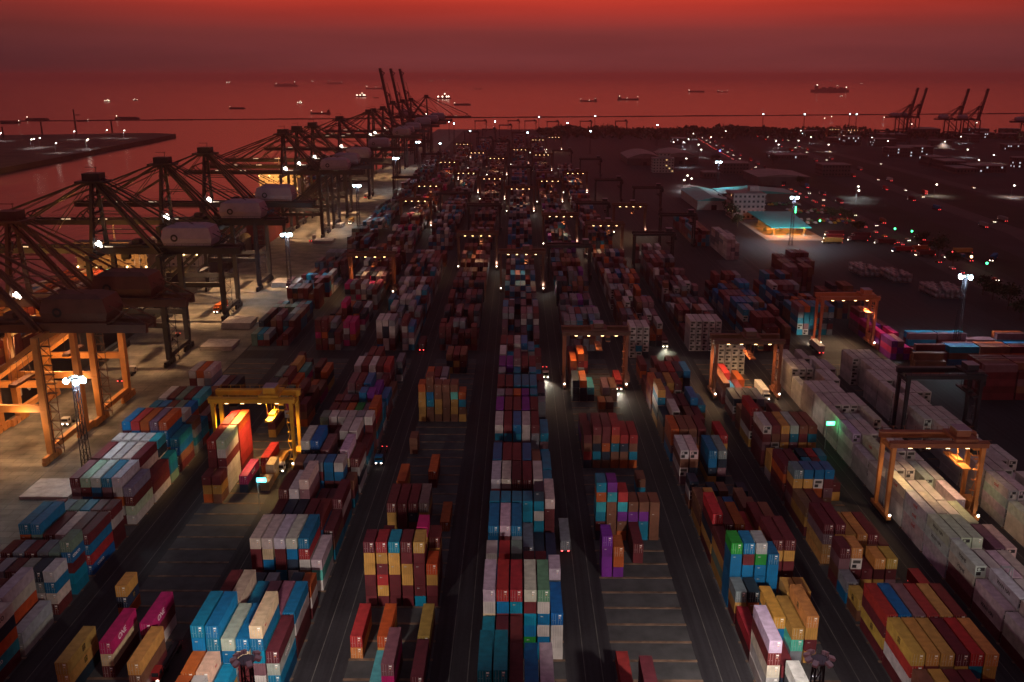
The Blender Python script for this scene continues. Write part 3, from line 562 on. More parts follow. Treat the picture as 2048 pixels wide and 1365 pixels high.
# ------------------------------------------------------------------ ship-to-shore cranes
def sts(paint, house, boom_up=0., zg=46., lights=True, upper=None):
    r = empty('ship_to_shore_crane')
    gx, hy = -28.5, 11.5
    for x in (0, gx):
        for s in (-1, 1):
            MB().beam((x, s*hy, 2.6), (x, s*hy, 17), 1.8, 2.2, 2.1, 2.6).beam((x, s*hy, 17), (x, s*hy, zg), 2.1, 2.4, 1.6, 1.8).build('leg', paint, r)
            b = MB()
            for dy in (-4.2, -1.5, 1.5, 4.2): b.box(x-.55, x+.55, s*hy+dy-1.1, s*hy+dy+1.1, .25, 1.5); b.tube((x-.3, s*hy+dy, .42), (x+.3, s*hy+dy, .42), .4)
            b.box(x-.5, x+.5, s*hy-5, s*hy+5, 1.5, 2.6); b.build('bogie', paint, r)
        MB().box(x-.8, x+.8, -hy+.9, hy-.9, 3.2, 5.0).build('sill_beam', paint, r)
        MB().box(x-.9, x+.9, -hy-1, hy+1, zg-2.2, zg).build('cross_beam', paint, r)
    for s in (-1, 1):
        MB().box(gx+.9, -.9, s*hy-.75, s*hy+.75, 16.2, 18.4).build('portal_beam', paint, r)
        MB().beam((gx+.6, s*hy, 18.4), (-.6, s*hy, zg-2.4), 1.3, 1.3).build('brace', paint, r)
    low = paint; paint = upper or paint
    g = MB()
    for s in (-1, 1): g.box(gx-.5, 31, s*3.4-.8, s*3.4+.8, zg-.6, zg+2.3)
    for x in range(-24, 32, 6): g.box(x, x+.5, -2.8, 2.8, zg+.4, zg+1.2)
    for s in (-1, 1): g.box(gx, 31, s*5.2-.05, s*5.2+.05, zg+3.2, zg+3.3); g.box(gx, 31, min(s*4,s*5.2), max(s*4,s*5.2), zg+2.2, zg+2.3)
    for s in (-1, 1): g.beam((31, s*3.4, zg+2.3), (24, s*3.4, zg+6), .4); g.beam((24, s*3.4, zg+6), (20, s*3.4, zg+2.3), .4)
    g.build('girder', paint, r)
    bp = bpy.data.objects.new('boom', None)
    b = MB(); Lb = 71.5
    for s in (-1, 1):
        b.box(-Lb, 0, s*3.4-.7, s*3.4+.7, -.4, 2.1); b.box(-Lb, 0, s*5.0-.04, s*5.0+.04, 3.1, 3.2)
        for q in range(0, 71, 9): b.box(-q-.5, -q-.42, s*5.0-.04, s*5.0+.04, 2.0, 3.1)
        b.box(-Lb, 0, min(s*3.9,s*5.0), max(s*3.9,s*5.0), 1.95, 2.05)
    for q in range(3, 71, 7): b.box(-q-.4, -q, -2.9, 2.9, .3, 1.2)
    b.box(-Lb-1.2, -Lb, -4.2, 4.2, -.3, 2.6)
    for q in (40, 66):
        for s in (-1, 1): b.beam((-q-3, s*3.4, 2), (-q, s*3.4, 5.4), .5); b.beam((-q+3, s*3.4, 2), (-q, s*3.4, 5.4), .5)
    for q in range(0, 70, 3):
        for s in (-1, 1): b.beam((-q, s*5.0, 2.0), (-q-3, s*5.0, 3.1), .10); b.beam((-q-3, s*3.4, -.4), (-q-1.5, 0, 1.0), .22)
    bo = b.build('boom', paint, r); bo.location = (gx-.6, 0, zg); bo.rotation_euler.y = R(boom_up)
    za = zg+29
    for s in (-1, 1):
        MB().beam((gx, s*hy*.62, zg), (gx+1, s*2.2, za), 1.7, 1.7, 1.2, 1.2).build('mast_leg', paint, r)
        MB().beam((-2, s*6, zg), (gx+2, s*2.0, za-1), 1.3, 1.3, 1.0, 1.0).build('back_leg', paint, r)
    for k in (.28, .55, .8):
        tb = MB()
        w_ = 11.5*.62*(1-k)+2.2*k; z_ = zg+29*k; tb.box(gx-.4, gx+.6, -w_, w_, z_-.35, z_+.35); tb.beam((gx, -w_, z_), (gx+.6, w_*.75, min(zg+28, z_+6)), .35)
        xb = -2+(gx+4)*k; tb.beam((gx+.5, w_, z_), (xb, 6-4*k, z_), .35); tb.beam((gx+.5, -w_, z_), (xb, -6+4*k, z_), .35); tb.build('tie_beam', paint, r)
    tb = MB()
    for k in range(9):
        z_ = zg+1+k*3; w_ = 11.5*.62*(1-k/9)+2.2*k/9; tb.box(gx+.6, gx+2.6, -w_-.6, -w_+.5, z_, z_+.12); tb.beam((gx+.7, -w_, z_), (gx+2.5, -w_+.2, z_+3), .22)
    tb.build('ladder', paint, r)
    hd = MB(); hd.box(gx-5, gx+7, -4.6, 4.6, za-.8, za); hd.box(gx-2.4, gx+4.6, -3, 3, za, za+3.0); hd.box(gx-3.4, gx-.2, -1.5, 1.5, za-2.0, za-.6); hd.box(gx+2.2, gx+2.4, -.1, .1, za+2.6, za+5.5); hd.box(gx-2.4, gx+2.4, .9, 1.1, za+5, za+5.2)
    for s in (-1, 1): hd.box(gx-3, gx+5.5, s*3.5-.05, s*3.5+.05, za+1, za+1.1)
    hd.build('mast_head', paint, r)
    def stay(a, b_, w=.62): MB().beam(a, b_, w).build('stay', paint, r)
    def bpt(q, s, z=5.4):
        c, sn = math.cos(R(boom_up)), math.sin(R(boom_up)); return (gx-.6-q*c+z*sn, s*3.4, zg+q*sn+z*c)
    for s in (-1, 1):
        if boom_up < 20: stay((gx-1, s*2, za+.3), bpt(66, s)); stay((gx-1, s*2, za-.3), bpt(40, s))
        else: stay((gx-1, s*2, za+.3), bpt(40, s)); 
        stay((gx+1, s*1.2, za+1.5), bpt(20, s), .28); stay((gx+1, s*1.0, za+2), bpt(54, s), .24); stay((gx+3, s*1.2, za+1.5), (31, s*3.4, zg+2.3), .3)
        stay((gx+3, s*2, za+.3), (20, s*3.4, zg+2.3)); stay((gx+3, s*2, za-.6), (0, s*6, zg+.2), .6)
    h = MB(); P = []
    x0, x1, y0, y1, z0, z1 = .5, 19.5, -5.6, 5.6, zg+3.2, zg+11.6
    h.hexa([(x0,y0,z0),(x1,y0,z0),(x1,y1,z0),(x0,y1,z0),(x0-.9,y0-.6,z0+3),(x1+.9,y0-.6,z0+3),(x1+.9,y1+.6,z0+3),(x0-.9,y1+.6,z0+3)])
    h.hexa([(x0-.9,y0-.6,z0+3.01),(x1+.9,y0-.6,z0+3.01),(x1+.9,y1+.6,z0+3.01),(x0-.9,y1+.6,z0+3.01),(x0+.2,y0+.2,z1-1.2),(x1-.4,y0+.2,z1-1.2),(x1-.4,y1-.2,z1-1.2),(x0+.2,y1-.2,z1-1.2)])
    h.hexa([(x0+.2,y0+.2,z1-1.19),(x1-.4,y0+.2,z1-1.19),(x1-.4,y1-.2,z1-1.19),(x0+.2,y1-.2,z1-1.19),(x0+3,y0+2.4,z1),(x1-3.5,y0+2.4,z1),(x1-3.5,y1-2.4,z1),(x0+3,y1-2.4,z1)])
    h.mi = 1; h.box(x0-.6, x1+.6, y0-1.2, y1+1.2, z0-.5, z0-.02)
    for s in (-1, 1): h.box(x0-.6, x1+.6, s*6.35-.04, s*6.35+.04, z0+.9, z0+1.0)
    for x in range(2, 21, 3):
        for s in (-1, 1): h.box(x-.05, x+.05, s*6.35-.04, s*6.35+.04, z0-.02, z0+.9)
    ho = h.build('machine_house', [house, paint], r)
    e = MB()
    for k in range(14):
        t = 2*math.pi*k/14; t2 = 2*math.pi*(k+1)/14; e.quad((x0+4.6+1.5*math.cos(t), y0-.62, z0+3.2+1.5*math.sin(t)), (x0+4.6+1.5*math.cos(t2), y0-.62, z0+3.2+1.5*math.sin(t2)), (x0+4.6+.8*math.cos(t2), y0-.62, z0+3.2+.8*math.sin(t2)), (x0+4.6+.8*math.cos(t), y0-.62, z0+3.2+.8*math.sin(t)))
    e.build('emblem', M_black, ho)
    t = MB(); t.box(-16, -9, -4, 4, zg+2.35, zg+3.4); t.box(-14, -11, -2, 2, zg+3.4, zg+5); t.build('trolley', paint, r)
    cb = MB(); cb.box(-19.5, -16.4, -1.3, 1.3, zg-3.4, zg-.2); cb.mi = 1; cb.box(-19.55, -16.35, -1.35, 1.35, zg-2.8, zg-1.5); cb.build('operator_cab', [paint, M_glass], r)
    sp = MB(); sp.box(-13.6, -11.2, -6, 6, 22, 22.9)
    for x in (-13.4, -11.4):
        for y in (-4, 4): sp.beam((x, y, 22.9), (x, y*.6, zg), .12)
    sp.build('spreader', paint, r)
    lt = MB(); x = 1.4; st_ = random.Random(3)
    for z in range(4, int(zg)-2, 3):   # stair tower on the landward leg
        lt.box(1.2, 4.2, -hy-.1, -hy+1.2, z, z+.12); lt.beam((1.3 if z%2 else 4.1, -hy-.1, z), (4.1 if z%2 else 1.3, -hy-.1, z+3), .3, .12)
    for x in (1.2, 4.2): lt.box(x-.1, x+.1, -hy-.2, -hy, 2.6, zg)
    lt.build('stair_tower', paint, r)
    if lights:
        w = MB()
        for q in (27, 45):
            w.box(gx-q-2.4-2, gx-q, -5.12, -5.05, zg+2.4, zg+2.85) if boom_up < 20 else None
        for x in (-24, 9): w.box(x, x+3.4, -5.33, -5.26, zg+2.5, zg+2.9)
        if w.f: w.build('walkway_lamp', G_strip, r)
        f = MB()
        for dx, dz in ((0,0),(.9,.7),(-.8,.5),(.2,1.3),(1.0,-.5)): f.ball((-26+dx, -6.3, zg+3.6+dz), .55, n=8, m=4)
        f.build('floodlight', G_white, r)
        for x in (-20, 8): MB().ball((x, 0, zg-.4), .5).build('floodlight', G_warm, r)
    return r
def place(o, x, y, rz=0, label=None, group=None, cat=None):
    o.location = (x, y, 0); o.rotation_euler.z = rz; return tag(o, label, cat, group)
crane_g = 'ship to shore cranes along the quay'
WARM = (1,.60,.28)
def apron_lights(o, p, zg=46):
    lamp('floodlight_beam', 'SPOT', (-12,-3,zg-1.5), p*1.15, WARM, o, (-14,-4,0), 80, 1.5)
    lamp('floodlight_beam', 'SPOT', (10,-2,zg-1.5), p*.1, WARM, o, (7,-2,0), 115, 1.5)
oc = sts(M_orange, M_brown, zg=40, upper=M_brown)  # brown upper steel puts the unlit top into the paint
o1 = place(oc, -145, 309, label='orange quay crane with red-brown machine house, further of the two orange ones', group=crane_g, cat='crane'); apron_lights(o1, 42000, 40)
lamp('leg_fill_light','POINT',(-6,-15,14),4500,(1,.62,.28),o1,size=.6); lamp('leg_fill_light','POINT',(-20,2,20),5000,(1,.55,.2),o1,size=.6)  # added lamps without fixtures, put in to brighten the legs
o2 = place(copy_tree(oc), -146, 276, label='orange quay crane nearest the viewer, its boom cut off by the left edge', group=crane_g, cat='crane')
dk = sts(M_dark, M_house)
ys = [374, 449, 512, 685, 728, 785, 906, 1084, 1121, 1200]
desc = ['dark quay crane nearest the viewer, just beyond the orange cranes', 'second dark quay crane, its white house above the crane behind the first', 'third dark quay crane from the viewer, with a dark trolley on its boom',
 'fourth dark quay crane, first beyond the wide gap in the row', 'fifth dark quay crane, left of two close mast heads', 'sixth dark quay crane, boom lit beside the close pair', 'seventh dark quay crane standing alone before the distant group',
 'eighth dark quay crane, left one of a distant touching pair', 'ninth dark quay crane, right one of the distant touching pair', 'tenth dark quay crane, last with lowered boom before the raised booms']
for i, (y, d) in enumerate(zip(ys, desc)):
    o = dk if i == 0 else copy_tree(dk)
    place(o, -145, y, label=d, group=crane_g, cat='crane')
    if i < 8: apron_lights(o, (80000, 80000, 110000, 110000, 60000, 60000, 90000, 60000)[i])
up = sts(M_dark, M_house, boom_up=79, lights=False)
for i, (y, x, d) in enumerate(((1270,-140,'left crane of the three with boom raised, its boom lowest'), (1345,-136,'middle crane of the three with booms raised high'), (1425,-133,'right crane of the three raised booms, last in line'))):
    o = up if i == 0 else copy_tree(up)
    place(o, x, y, label='quay crane with raised boom, '+d, group='quay cranes with raised booms', cat='crane'); o.scale = (1.06,)*3
e = copy_tree(dk); place(e, -172, 1500, math.pi, 'far quay crane with boom stretched out to the right over the water', crane_g, 'crane'); e.scale = (.95,.95,1.1)
for i, (x, y, d) in enumerate(((744,1850,'leftmost of the four raised booms on the right skyline'), (763,1855,'second of the four raised booms on the right skyline'), (800,1760,'third of the four raised booms on the right skyline'), (832,1752,'rightmost of the four raised booms on the right skyline'))):
    o = copy_tree(up); place(o, x, y, math.pi, 'distant crane, '+d, 'cranes of the far right terminal', 'crane'); o.scale = (.78,)*3
for i, (x, y, d) in enumerate(((880,1640,'left one of two at the right edge'), (925,1590,'cut off by the right edge'))):
    o = copy_tree(dk); place(o, x, y, math.pi, 'distant dark crane with low boom, '+d, 'cranes of the far right terminal', 'crane'); o.scale = (.8,)*3

M_orangedim = mat('dimmed_orange_crane_paint', (.24,.075,.035), .5, noise=.2, scale=.3)  # orange crane paint dimmed, also darkens an unlit main beam
# ------------------------------------------------------------------ yard gantry cranes on rubber tyres
def rtg(paint, lit=True, trol=.75, span=23.6, zt=21.5, upper=None):
    upper = upper or paint  # a darker upper paint stands for beams that get little light
    r = empty('yard_gantry_crane'); h = 3.6
    for sx in (0, span):
        for s in (-1, 1):
            MB().beam((sx, s*h, 2.2), (sx, s*h, zt), .85, .95, 1.15, 1.1).build('leg', paint, r)
            w = MB()
            for dy in (-.9, .9): w.tube((sx-.32, s*h+dy, .72), (sx+.32, s*h+dy, .72), .72, n=10)
            w.build('wheel_set', M_tyre, r)
        MB().box(sx-.6, sx+.6, -h-2.2, h+2.2, 1.3, 2.3).build('sill_beam', paint, r)
        MB().box(sx-.45, sx+.45, -h+.55, h-.55, zt-1.4, zt-.3).build('end_tie', paint, r)
    for s in (-1, 1): MB().box(-1.2, span+1.2, s*h-.6, s*h+.6, zt, zt+1.7).build('main_beam', upper, r)
    w = MB()
    for s in (-1, 1):
        a, b = sorted((s*h+s*.62, s*h+s*1.5)); w.box(-1.2, span+1.2, a, b, zt+1.55, zt+1.62); w.box(-1.2, span+1.2, s*h+s*1.47-.03, s*h+s*1.47+.03, zt+2.6, zt+2.66)
        for q in range(0, 25, 3): w.box(q-.04, q+.04, s*h+s*1.47-.03, s*h+s*1.47+.03, zt+1.6, zt+2.6)
    w.build('walkway', upper, r)
    tx = span*trol
    t = MB(); t.box(tx-3, tx+3, -h-.4, h+.4, zt+1.75, zt+2.4); t.box(tx-2, tx+1.6, -2.2, 2.2, zt+2.4, zt+4.2); t.mi = 1; t.box(tx-2.1, tx+1.7, -2.3, 2.3, zt+4.2, zt+4.4)
    tr = t.build('trolley', [upper, M_house], r)
    c = MB(); c.box(tx+2.6, tx+4.2, -3.0, -.8, zt-2.8, zt-.1); c.mi = 1; c.box(tx+2.55, tx+4.25, -3.05, -1.2, zt-2.3, zt-1.1); c.build('operator_cab', [paint, M_glass], r)
    sp = MB(); zs = zt-5.5; sp.box(tx-1.1, tx+1.1, -5.9, 5.9, zs, zs+.5); sp.box(tx-.8, tx+.8, -2, 2, zs+.5, zs+1.3)
    for x in (-.9, .9):
        for y in (-2.2, 2.2): sp.beam((tx+x, y, zs+.5), (tx+x*1.6, y*1.1, zt+1.75), .09)
    sp.build('spreader', paint, r)
    e = MB(); e.box(span-.5, span+1.6, -2.4, 2.4, 2.35, 5.2); e.mi = 1
    for z in range(3, int(zt), 3): e.box(span-1.8, span-.7, -h-.2, -h+.9, z, z+.1); e.beam((span-1.7 if z%2 else -.8+span, -h-.1, z), (span-.8 if z%2 else span-1.7, -h-.1, z+3), .25, .1)
    e.build('power_house', [paint, paint], r)
    if lit:
        g = MB()
        for q in (.18, .38, .60, .82): g.box(span*q-.5, span*q+.5, -h-.28, -h+.28, zt-.22, zt-.03)
        g.build('work_lamp', G_warm, r)
        g = MB()
        for sx in (0, span): g.ball((sx, -h-2.6, 2.9), .34, n=6, m=4)
        g.build('travel_lamp', G_white, r)
    return r
rg = 'rubber tyred gantry cranes of the container yard'
def rtg_light(o, p, span=23.6, zt=21.5, col=WARM):
    p *= .6
    lamp('work_light', 'SPOT', (span*.28,-2,zt-.5), p, col, o, (span*.28,-4,0), 130, .8); lamp('work_light', 'SPOT', (span*.72,-2,zt-.5), p, col, o, (span*.72,-4,0), 130, .8)
ry = rtg(M_yellow, trol=.72); place(ry, -91.8, 262, label='bright yellow yard crane with glowing beam lights at left', group=rg, cat='crane'); rtg_light(ry, 56000, col=(1,.58,.20))
ro = rtg(M_orangedim, trol=.55, upper=M_brown)
place(ro, 17.8, 337, label='orange yard crane above a red truck, right of the centre row', group=rg, cat='crane'); rtg_light(ro, 16000)
o = copy_tree(ro); place(o, 73, 326, label='orange yard crane in front of a wall of white refrigerated containers', group=rg, cat='crane')
lamp('work_light', 'SPOT', (7,-2,21), 24000, WARM, o, (7,2,0), 135, .8); lamp('work_light', 'SPOT', (17,-2,21), 24000, WARM, o, (17,2,0), 135, .8)
o = rtg(M_orange, lit=True, trol=.8, upper=M_orangedim); place(o, 99.6, 229, label='orange yard crane straddling white containers near the right edge', group=rg, cat='crane'); rtg_light(o, 11000, col=(1,.66,.34))
rd = rtg(M_dark, lit=False, trol=.9); place(rd, 126.8, 286, label='dark unlit yard crane behind the orange one at right', group=rg, cat='crane')
rr_ = rtg(M_redcrane, trol=.85); place(rr_, 133.4, 394, label='salmon red yard crane with a pale trolley roof, beside magenta containers', group=rg, cat='crane')
lamp('work_light', 'SPOT', (19,-4,20), 26000, WARM, rr_, (15,-9,0), 130, .8); lamp('work_light', 'SPOT', (5,-4,20), 7000, WARM, rr_, (5,-9,0), 130, .8)
o = copy_tree(ro); place(o, -91.8, 492, label='orange yard crane glowing over yellow containers beyond the yellow crane', group=rg, cat='crane'); rtg_light(o, 26000, col=(1,.5,.16))
far = [(-37,560,1),(-7-2.5,500,1),(17.8,640,1),(45,600,1),(45,700,0),(17.8,520,1),(72,560,1),(72,690,1),(100,640,1),(-91.8,720,1),(-91.8,820,1),(-64,760,1),(-64,930,1),(-37,690,1),(-37,880,1),(-10,800,1),(-10,980,1),(17.8,860,1),(45,930,1),(72,860,1),(100,800,1),
 (-119,880,1),(-91.8,1050,1),(-64,1180,1),(-37,1100,1),(-10,1230,1),(17.8,1150,1),(45,1200,1),(72,1080,1),(-119,1150,1),(-91.8,1330,1),(-64,1450,1),(-37,1380,1),(17.8,1420,1),(45,1480,1),(-10,1580,0),(-64,1680,0),(-37,1820,0),(-92,1990,0),(-22,1995,0),(14,1990,0),(72,1780,1),(205,1985,0),(60,1960,0),(130,1975,0),(-91.8,1600,1)]
far.sort(key=lambda t: t[1])
rf = None
for i, (x, y, lit) in enumerate(far):
    lit = lit and i % 5 not in (1,3)
    if lit and rf is None: o = rf = rtg(M_brown, trol=.6)
    else: o = copy_tree(rf if lit else rd)
    place(o, x+rnd.uniform(-.4,.4), y, label=f"{'lit brown' if lit else 'dark unlit'} yard crane standing {ordinal(i+1)} in order of distance beyond the cross lane", group='distant yard gantry cranes', cat='crane')
    if lit and y < 1000:
        lamp('work_light', 'SPOT', (12,-2,21), 7000, WARM, o, (12,-5,0), 140, .8); lamp('travel_beam', 'POINT', (23.6,-4.5,4.5), 700, (1,.9,.75), o, size=.4)  # second lamp is added for ground pools, standing in for truck headlights
for i, (px, py, y) in enumerate(((1475,250,1750),(1615,252,1700),(1650,247,1680),(1705,250,1650),(1745,245,1630))):
    o = copy_tree(ro if i in (1,2) else rd); xx = (px-1037)*y/1760
    place(o, xx, y, label=f"tiny yard crane on the right skyline, {ordinal(i+1)} from left of five", group='yard cranes of the far right terminal', cat='crane')
# ------------------------------------------------------------------ floodlight masts and street lamps
def mast(h=34, on=True, far=False):
    r = empty('floodlight_mast'); m = MB(); n = 11
    for i in range(n):
        a, b = i/n, (i+1)/n; wa, wb = 1.15-.55*a, 1.15-.55*b
        for sx, sy in ((-1,-1),(1,-1),(1,1),(-1,1)): m.beam((sx*wa, sy*wa, h*a), (sx*wb, sy*wb, h*b), .2)
        m.beam((-wa,-wa,h*a), (wb,-wb,h*b), .1); m.beam((wa,wa,h*a), (-wb,wb,h*b), .1); m.beam((wa,-wa,h*a), (wb,wb,h*b), .1); m.beam((-wa,wa,h*a), (-wb,-wb,h*b), .1)
        m.beam((-wb,-wb,h*b), (wb,-wb,h*b), .1); m.beam((-wb,wb,h*b), (wb,wb,h*b), .1); m.beam((-wb,-wb,h*b), (-wb,wb,h*b), .1); m.beam((wb,-wb,h*b), (wb,wb,h*b), .1)
    m.build('lattice_tower', M_dark, r)
    p = MB(); p.tube((0,0,h), (0,0,h+.25), 1.3, n=12)
    for k in range(12):
        t = 2*math.pi*k/12; p.tube((1.25*math.cos(t),1.25*math.sin(t),h+.2), (1.25*math.cos(t),1.25*math.sin(t),h+1.1), .04, n=4)
    p.build('head_platform', M_pale, r)
    if far:
        MB().ball((0,0,h+.4), 1.25, 1.25, .9, 10, 6).build('lamp', G_cool, r); return r
    for k in (0,1,2.6,3.4,4.3,5.2,6.7):
        t = 2*math.pi*k/8; c, s = math.cos(t), math.sin(t); g = MB()
        f = MB().beam((1.3*c,1.3*s,h+.6), (2.1*c,2.1*s,h+.3), .8, .5).build('lamp_housing', M_white, r); g.beam((2.11*c,2.11*s,h+.3), (2.2*c,2.2*s,h+.26), .7, .45)
        if k in (0,2.6,4.3,6.7) and on: g.ball((2.3*c,2.3*s,h-.3), .9, n=8, m=5)  # oversized glowing ball, its size standing for the halo round the floodlight
        g.build('lamp', G_cool if on else M_white, f)
    return r
COOL = (.80,.93,1); SOFT = (1,.88,.78)
m0 = mast()
m_off = mast(34, False)
m_far = mast(34, True, True)
ML = [(-124.5,243,'lattice mast with white floodlights standing beside the quayside containers',COOL,20000,1),(-124.5,487,'floodlight mast beyond the hatch covers, second along the quay lane',COOL,28000,1),(-125,713,'floodlight mast, third along the quay lane, with bluish glow',COOL,45000,1),(-126,955,'floodlight mast, fourth along the quay lane',COOL,45000,1),(-128,1190,'floodlight mast, fifth and farthest along the quay lane',COOL,45000,1),
 (193,643,'floodlight mast by the teal fuel station canopy',COOL,140000,1),(190,382,'bright floodlight mast at the right beside the tank containers',COOL,42000,1),(197,915,'floodlight mast in front of the teal roofed warehouse',COOL,45000,1),
 (-39.6,115,'floodlight mast seen from above at the bottom edge, left of centre',SOFT,0,0),(44.1,115.6,'floodlight mast seen from above at the bottom edge, right of centre',SOFT,0,0),(127.5,115.6,'floodlight mast beyond the right edge, in line with the two at the bottom edge',SOFT,0,0)]
for i, (x, y, d, c, p, on) in enumerate(ML):
    o = m0 if i == 0 else m_off if i == 8 else copy_tree(m0 if on else m_off); o.location = (x, y, 0)
    tag(o, d, 'light mast', 'tall floodlight masts')
    if p: lamp('flood_beam', 'SPOT', (0,0,33), p, c, o, (0,.01,0), 150, 1.2, .9)
lamp('flood_beam','SPOT',(193,643.5,32.5),170000,COOL,None,(207,716,8),62,1.2,.5)
# the two near masts throw their floods up the yard
for k, (x, p, tg) in enumerate(((-39.6, 150000, (-62,190,8)), (-39.6, 75000, (-8,190,12)), (44.1, 190000, (22,185,0)), (44.1, 80000, (60,185,8)), (44.1, 30000, (100,190,8)), (127.5, 130000, (112,265,8)))):
    lamp('flood_beam', 'SPOT', (x, 116.5, 31.5), p*.62, SOFT, None, tg, 78, 1.5, .8)
CM = [(990,243),(898,243),(940,262),(1055,265),(1078,234),(1190,232),(1135,246),(1181,262),(1315,250),(880,287),(908,247),(1527,226),(1610,223),(1714,224),(1703,199)]
for i, (px, py) in enumerate(CM):
    x, y = at(px, py, 35)
    if y > 2060: x, y = x*2040/y, 2040
    o = m_far if i == 0 else copy_tree(m_far); o.location = (x, y, 0); tag(o, f'far floodlight mast on the skyline, {ordinal(i+1)} of the distant group', 'light mast', 'distant floodlight masts')
def street_lamp(g, h=11, r=.5):
    o = empty('street_lamp'); MB().tube((0,0,0), (0,0,h), .14, .09, 6).beam((0,0,h), (1.8,0,h+.4), .12).build('pole', M_pale, o)
    MB().ball((1.8,0,h+.25), r, r, r*.55, 8, 4).build('lamp', g, o); return o
SL = [(1648,237),(1662,234),(1767,235),(1822,249),(1952,246),(1686,272),(1742,276),(1774,283),(1888,284),(1933,300),(1985,311),(1955,321),(1713,374),(1714,382),(2025,372),(1600,262),(1450,263),(1385,268),(1365,285),(1400,300),(1420,275),(1375,279),(1345,285),(1395,290),(1358,300),(1370,318),(1372,352),(1380,358),(1365,361),(1550,283),(1555,290),(1595,282),(1655,290),(1620,275),(1870,370),(1860,296),(1920,274)]
l0 = street_lamp(G_white, r=.95)
for i, (px, py) in enumerate(SL):
    x, y = at(px, py, 11); o = l0 if i == 0 else copy_tree(l0); o.location = (x, y, 0)
    tag(o, f'street lamp of the outer land at right, {ordinal(i+1)} of the scattered lights', 'street lamp', 'street lamps of the outer land')
    if i % 2 == 0: lamp('lamp_beam', 'SPOT', (1.8,0,10.6), 16000, ((1,.62,.32),(.9,.92,1))[i % 3 == 0], o, (1.8,.01,0), 150, .5, .8)

# ------------------------------------------------------------------ vehicles
def car():
    r = empty('car'); b = MB(); b.hexa([(-.85,-2.1,.35),(.85,-2.1,.35),(.85,2.1,.35),(-.85,2.1,.35),(-.85,-2.15,.85),(.85,-2.15,.85),(.85,2.1,.8),(-.85,2.1,.8)])
    b.hexa([(-.8,-1.8,.85),(.8,-1.8,.85),(.8,.9,.85),(-.8,.9,.85),(-.65,-1.3,1.45),(.65,-1.3,1.45),(.65,.2,1.45),(-.65,.2,1.45)]); b.build('body', M_car, r)
    for x in (-.8,.8):
        for y in (-1.35,1.35): MB().tube((x-.1,y,.33),(x+.1,y,.33),.33,n=8).build('wheel', M_tyre, r)
    for x in (-.6,.6): MB().ball((x,2.15,.68),.17,.08,.13,6,4).build('headlight', G_head, r); MB().ball((x,-2.2,.75),.17,.08,.12,6,4).build('tail_light', G_red, r)
    return r
def truck(trailer=True):
    r = empty('terminal_truck'); c = MB(); c.box(-1.2,1.2,5.2,7.4,1.0,3.1); c.mi = 1; c.box(-1.1,1.1,7.38,7.43,1.9,2.8); c.box(-1.22,1.22,5.8,7.0,2.0,2.75); c.build('cab', [M_car, M_glass], r)
    MB().box(-.5,.5,-6.2,5.2,.85,1.2).box(-1.15,1.15,-6.2,-5.6,1.2,1.32).box(-1.15,1.15,3.2,3.9,1.2,1.32).box(-.9,.9,3.6,7.5,.6,1.0).box(-1.15,-.95,-6.2,3.9,1.15,1.3).box(.95,1.15,-6.2,3.9,1.15,1.3).build('chassis', M_dark, r)
    for y in (6.4,3.0,-3.2,-4.6):
        w = MB(); w.tube((-1.2,y,.5),(-.7,y,.5),.5,n=10); w.tube((.7,y,.5),(1.2,y,.5),.5,n=10); w.build('wheel_set', M_tyre, r)
    for x in (-.8,.8): MB().ball((x,7.45,1.0),.3,.1,.2,6,4).build('headlight', G_head, r); MB().ball((x,-6.25,1.0),.26,.1,.18,6,4).build('tail_light', G_red, r)
    return r
def truck_box(x, y, rz, ch, lab):
    o = bpy.data.objects.new('shipping_container', None); COL.objects.link(o)
    c = empty('tmp'); bpy.data.objects.remove(c)
    o.location = (x-math.cos(rz+math.pi/2)*6.15, y-math.sin(rz+math.pi/2)*6.15, 1.33); o.rotation_euler.z = rz; tag(o, lab, 'container', 'containers riding on trucks')
    b = bpy.data.objects.new('body', ME[40]); COL.objects.link(b); b.parent = o; b.color = (*PAL[ch],1)
    for s in (-1,1): d = bpy.data.objects.new('door', DOOR[s]); COL.objects.link(d); d.parent = o; d.color = (*PAL[ch],1)
t0 = truck(); tg = 'terminal trucks'
TR = [(-155.5,300,math.pi,'w',None,'white truck under the nearer orange quay cranes, trailer empty'),(-158,402,math.pi,'w',None,'truck on the quay behind the first dark crane, empty trailer'),(-152.5,455,math.pi*.98,'o','o','truck with an orange load on the open quay between the dark cranes'),(-156,345,.0,'w',None,'small white truck on the dim quay before the dark cranes'),
 (-130,512,math.pi,'r','m','truck with a pale and red load in the quay lane by the floodlight mast'),(-136,742,math.pi,'w','y','truck with lit headlights far along the quay lane'),(-150,660,0,'w',None,'truck waiting below the fourth dark quay crane'),(-150,905,0,'w','w','far white truck on the lit quay'),
 (8.6+3.4,213,0,'w','s','pale truck with a grey load beside the centre row'),(38.6,338,math.pi,'R','R','red truck standing in the light of the orange yard crane'),(93.6,187,math.pi,'R','R','red truck with a red box in the dim lane before the white rows'),(92,327,math.pi,'w','w','truck with white box below the orange crane at right of centre'),(132.5-1.5,385,0,'w','w','truck with white refrigerated box at the foot of the salmon red crane'),
 (-72,162,math.pi,'R',None,'red truck half hidden at the bottom left between stacks'),(-72,262,math.pi,'w',None,'white truck at the foot of the yellow yard crane'),(-43,268,math.pi,'b',None,'blue truck in the dark lane left of centre'),(11,352,math.pi,'w',None,'truck with red tail lights near the cross lane right of the centre row'),(-42,388,0,'r','r','truck with red lights crossing left of the sparse row'),(65,395,math.pi,'w','r','truck with headlights between the white wall and the stacks')]
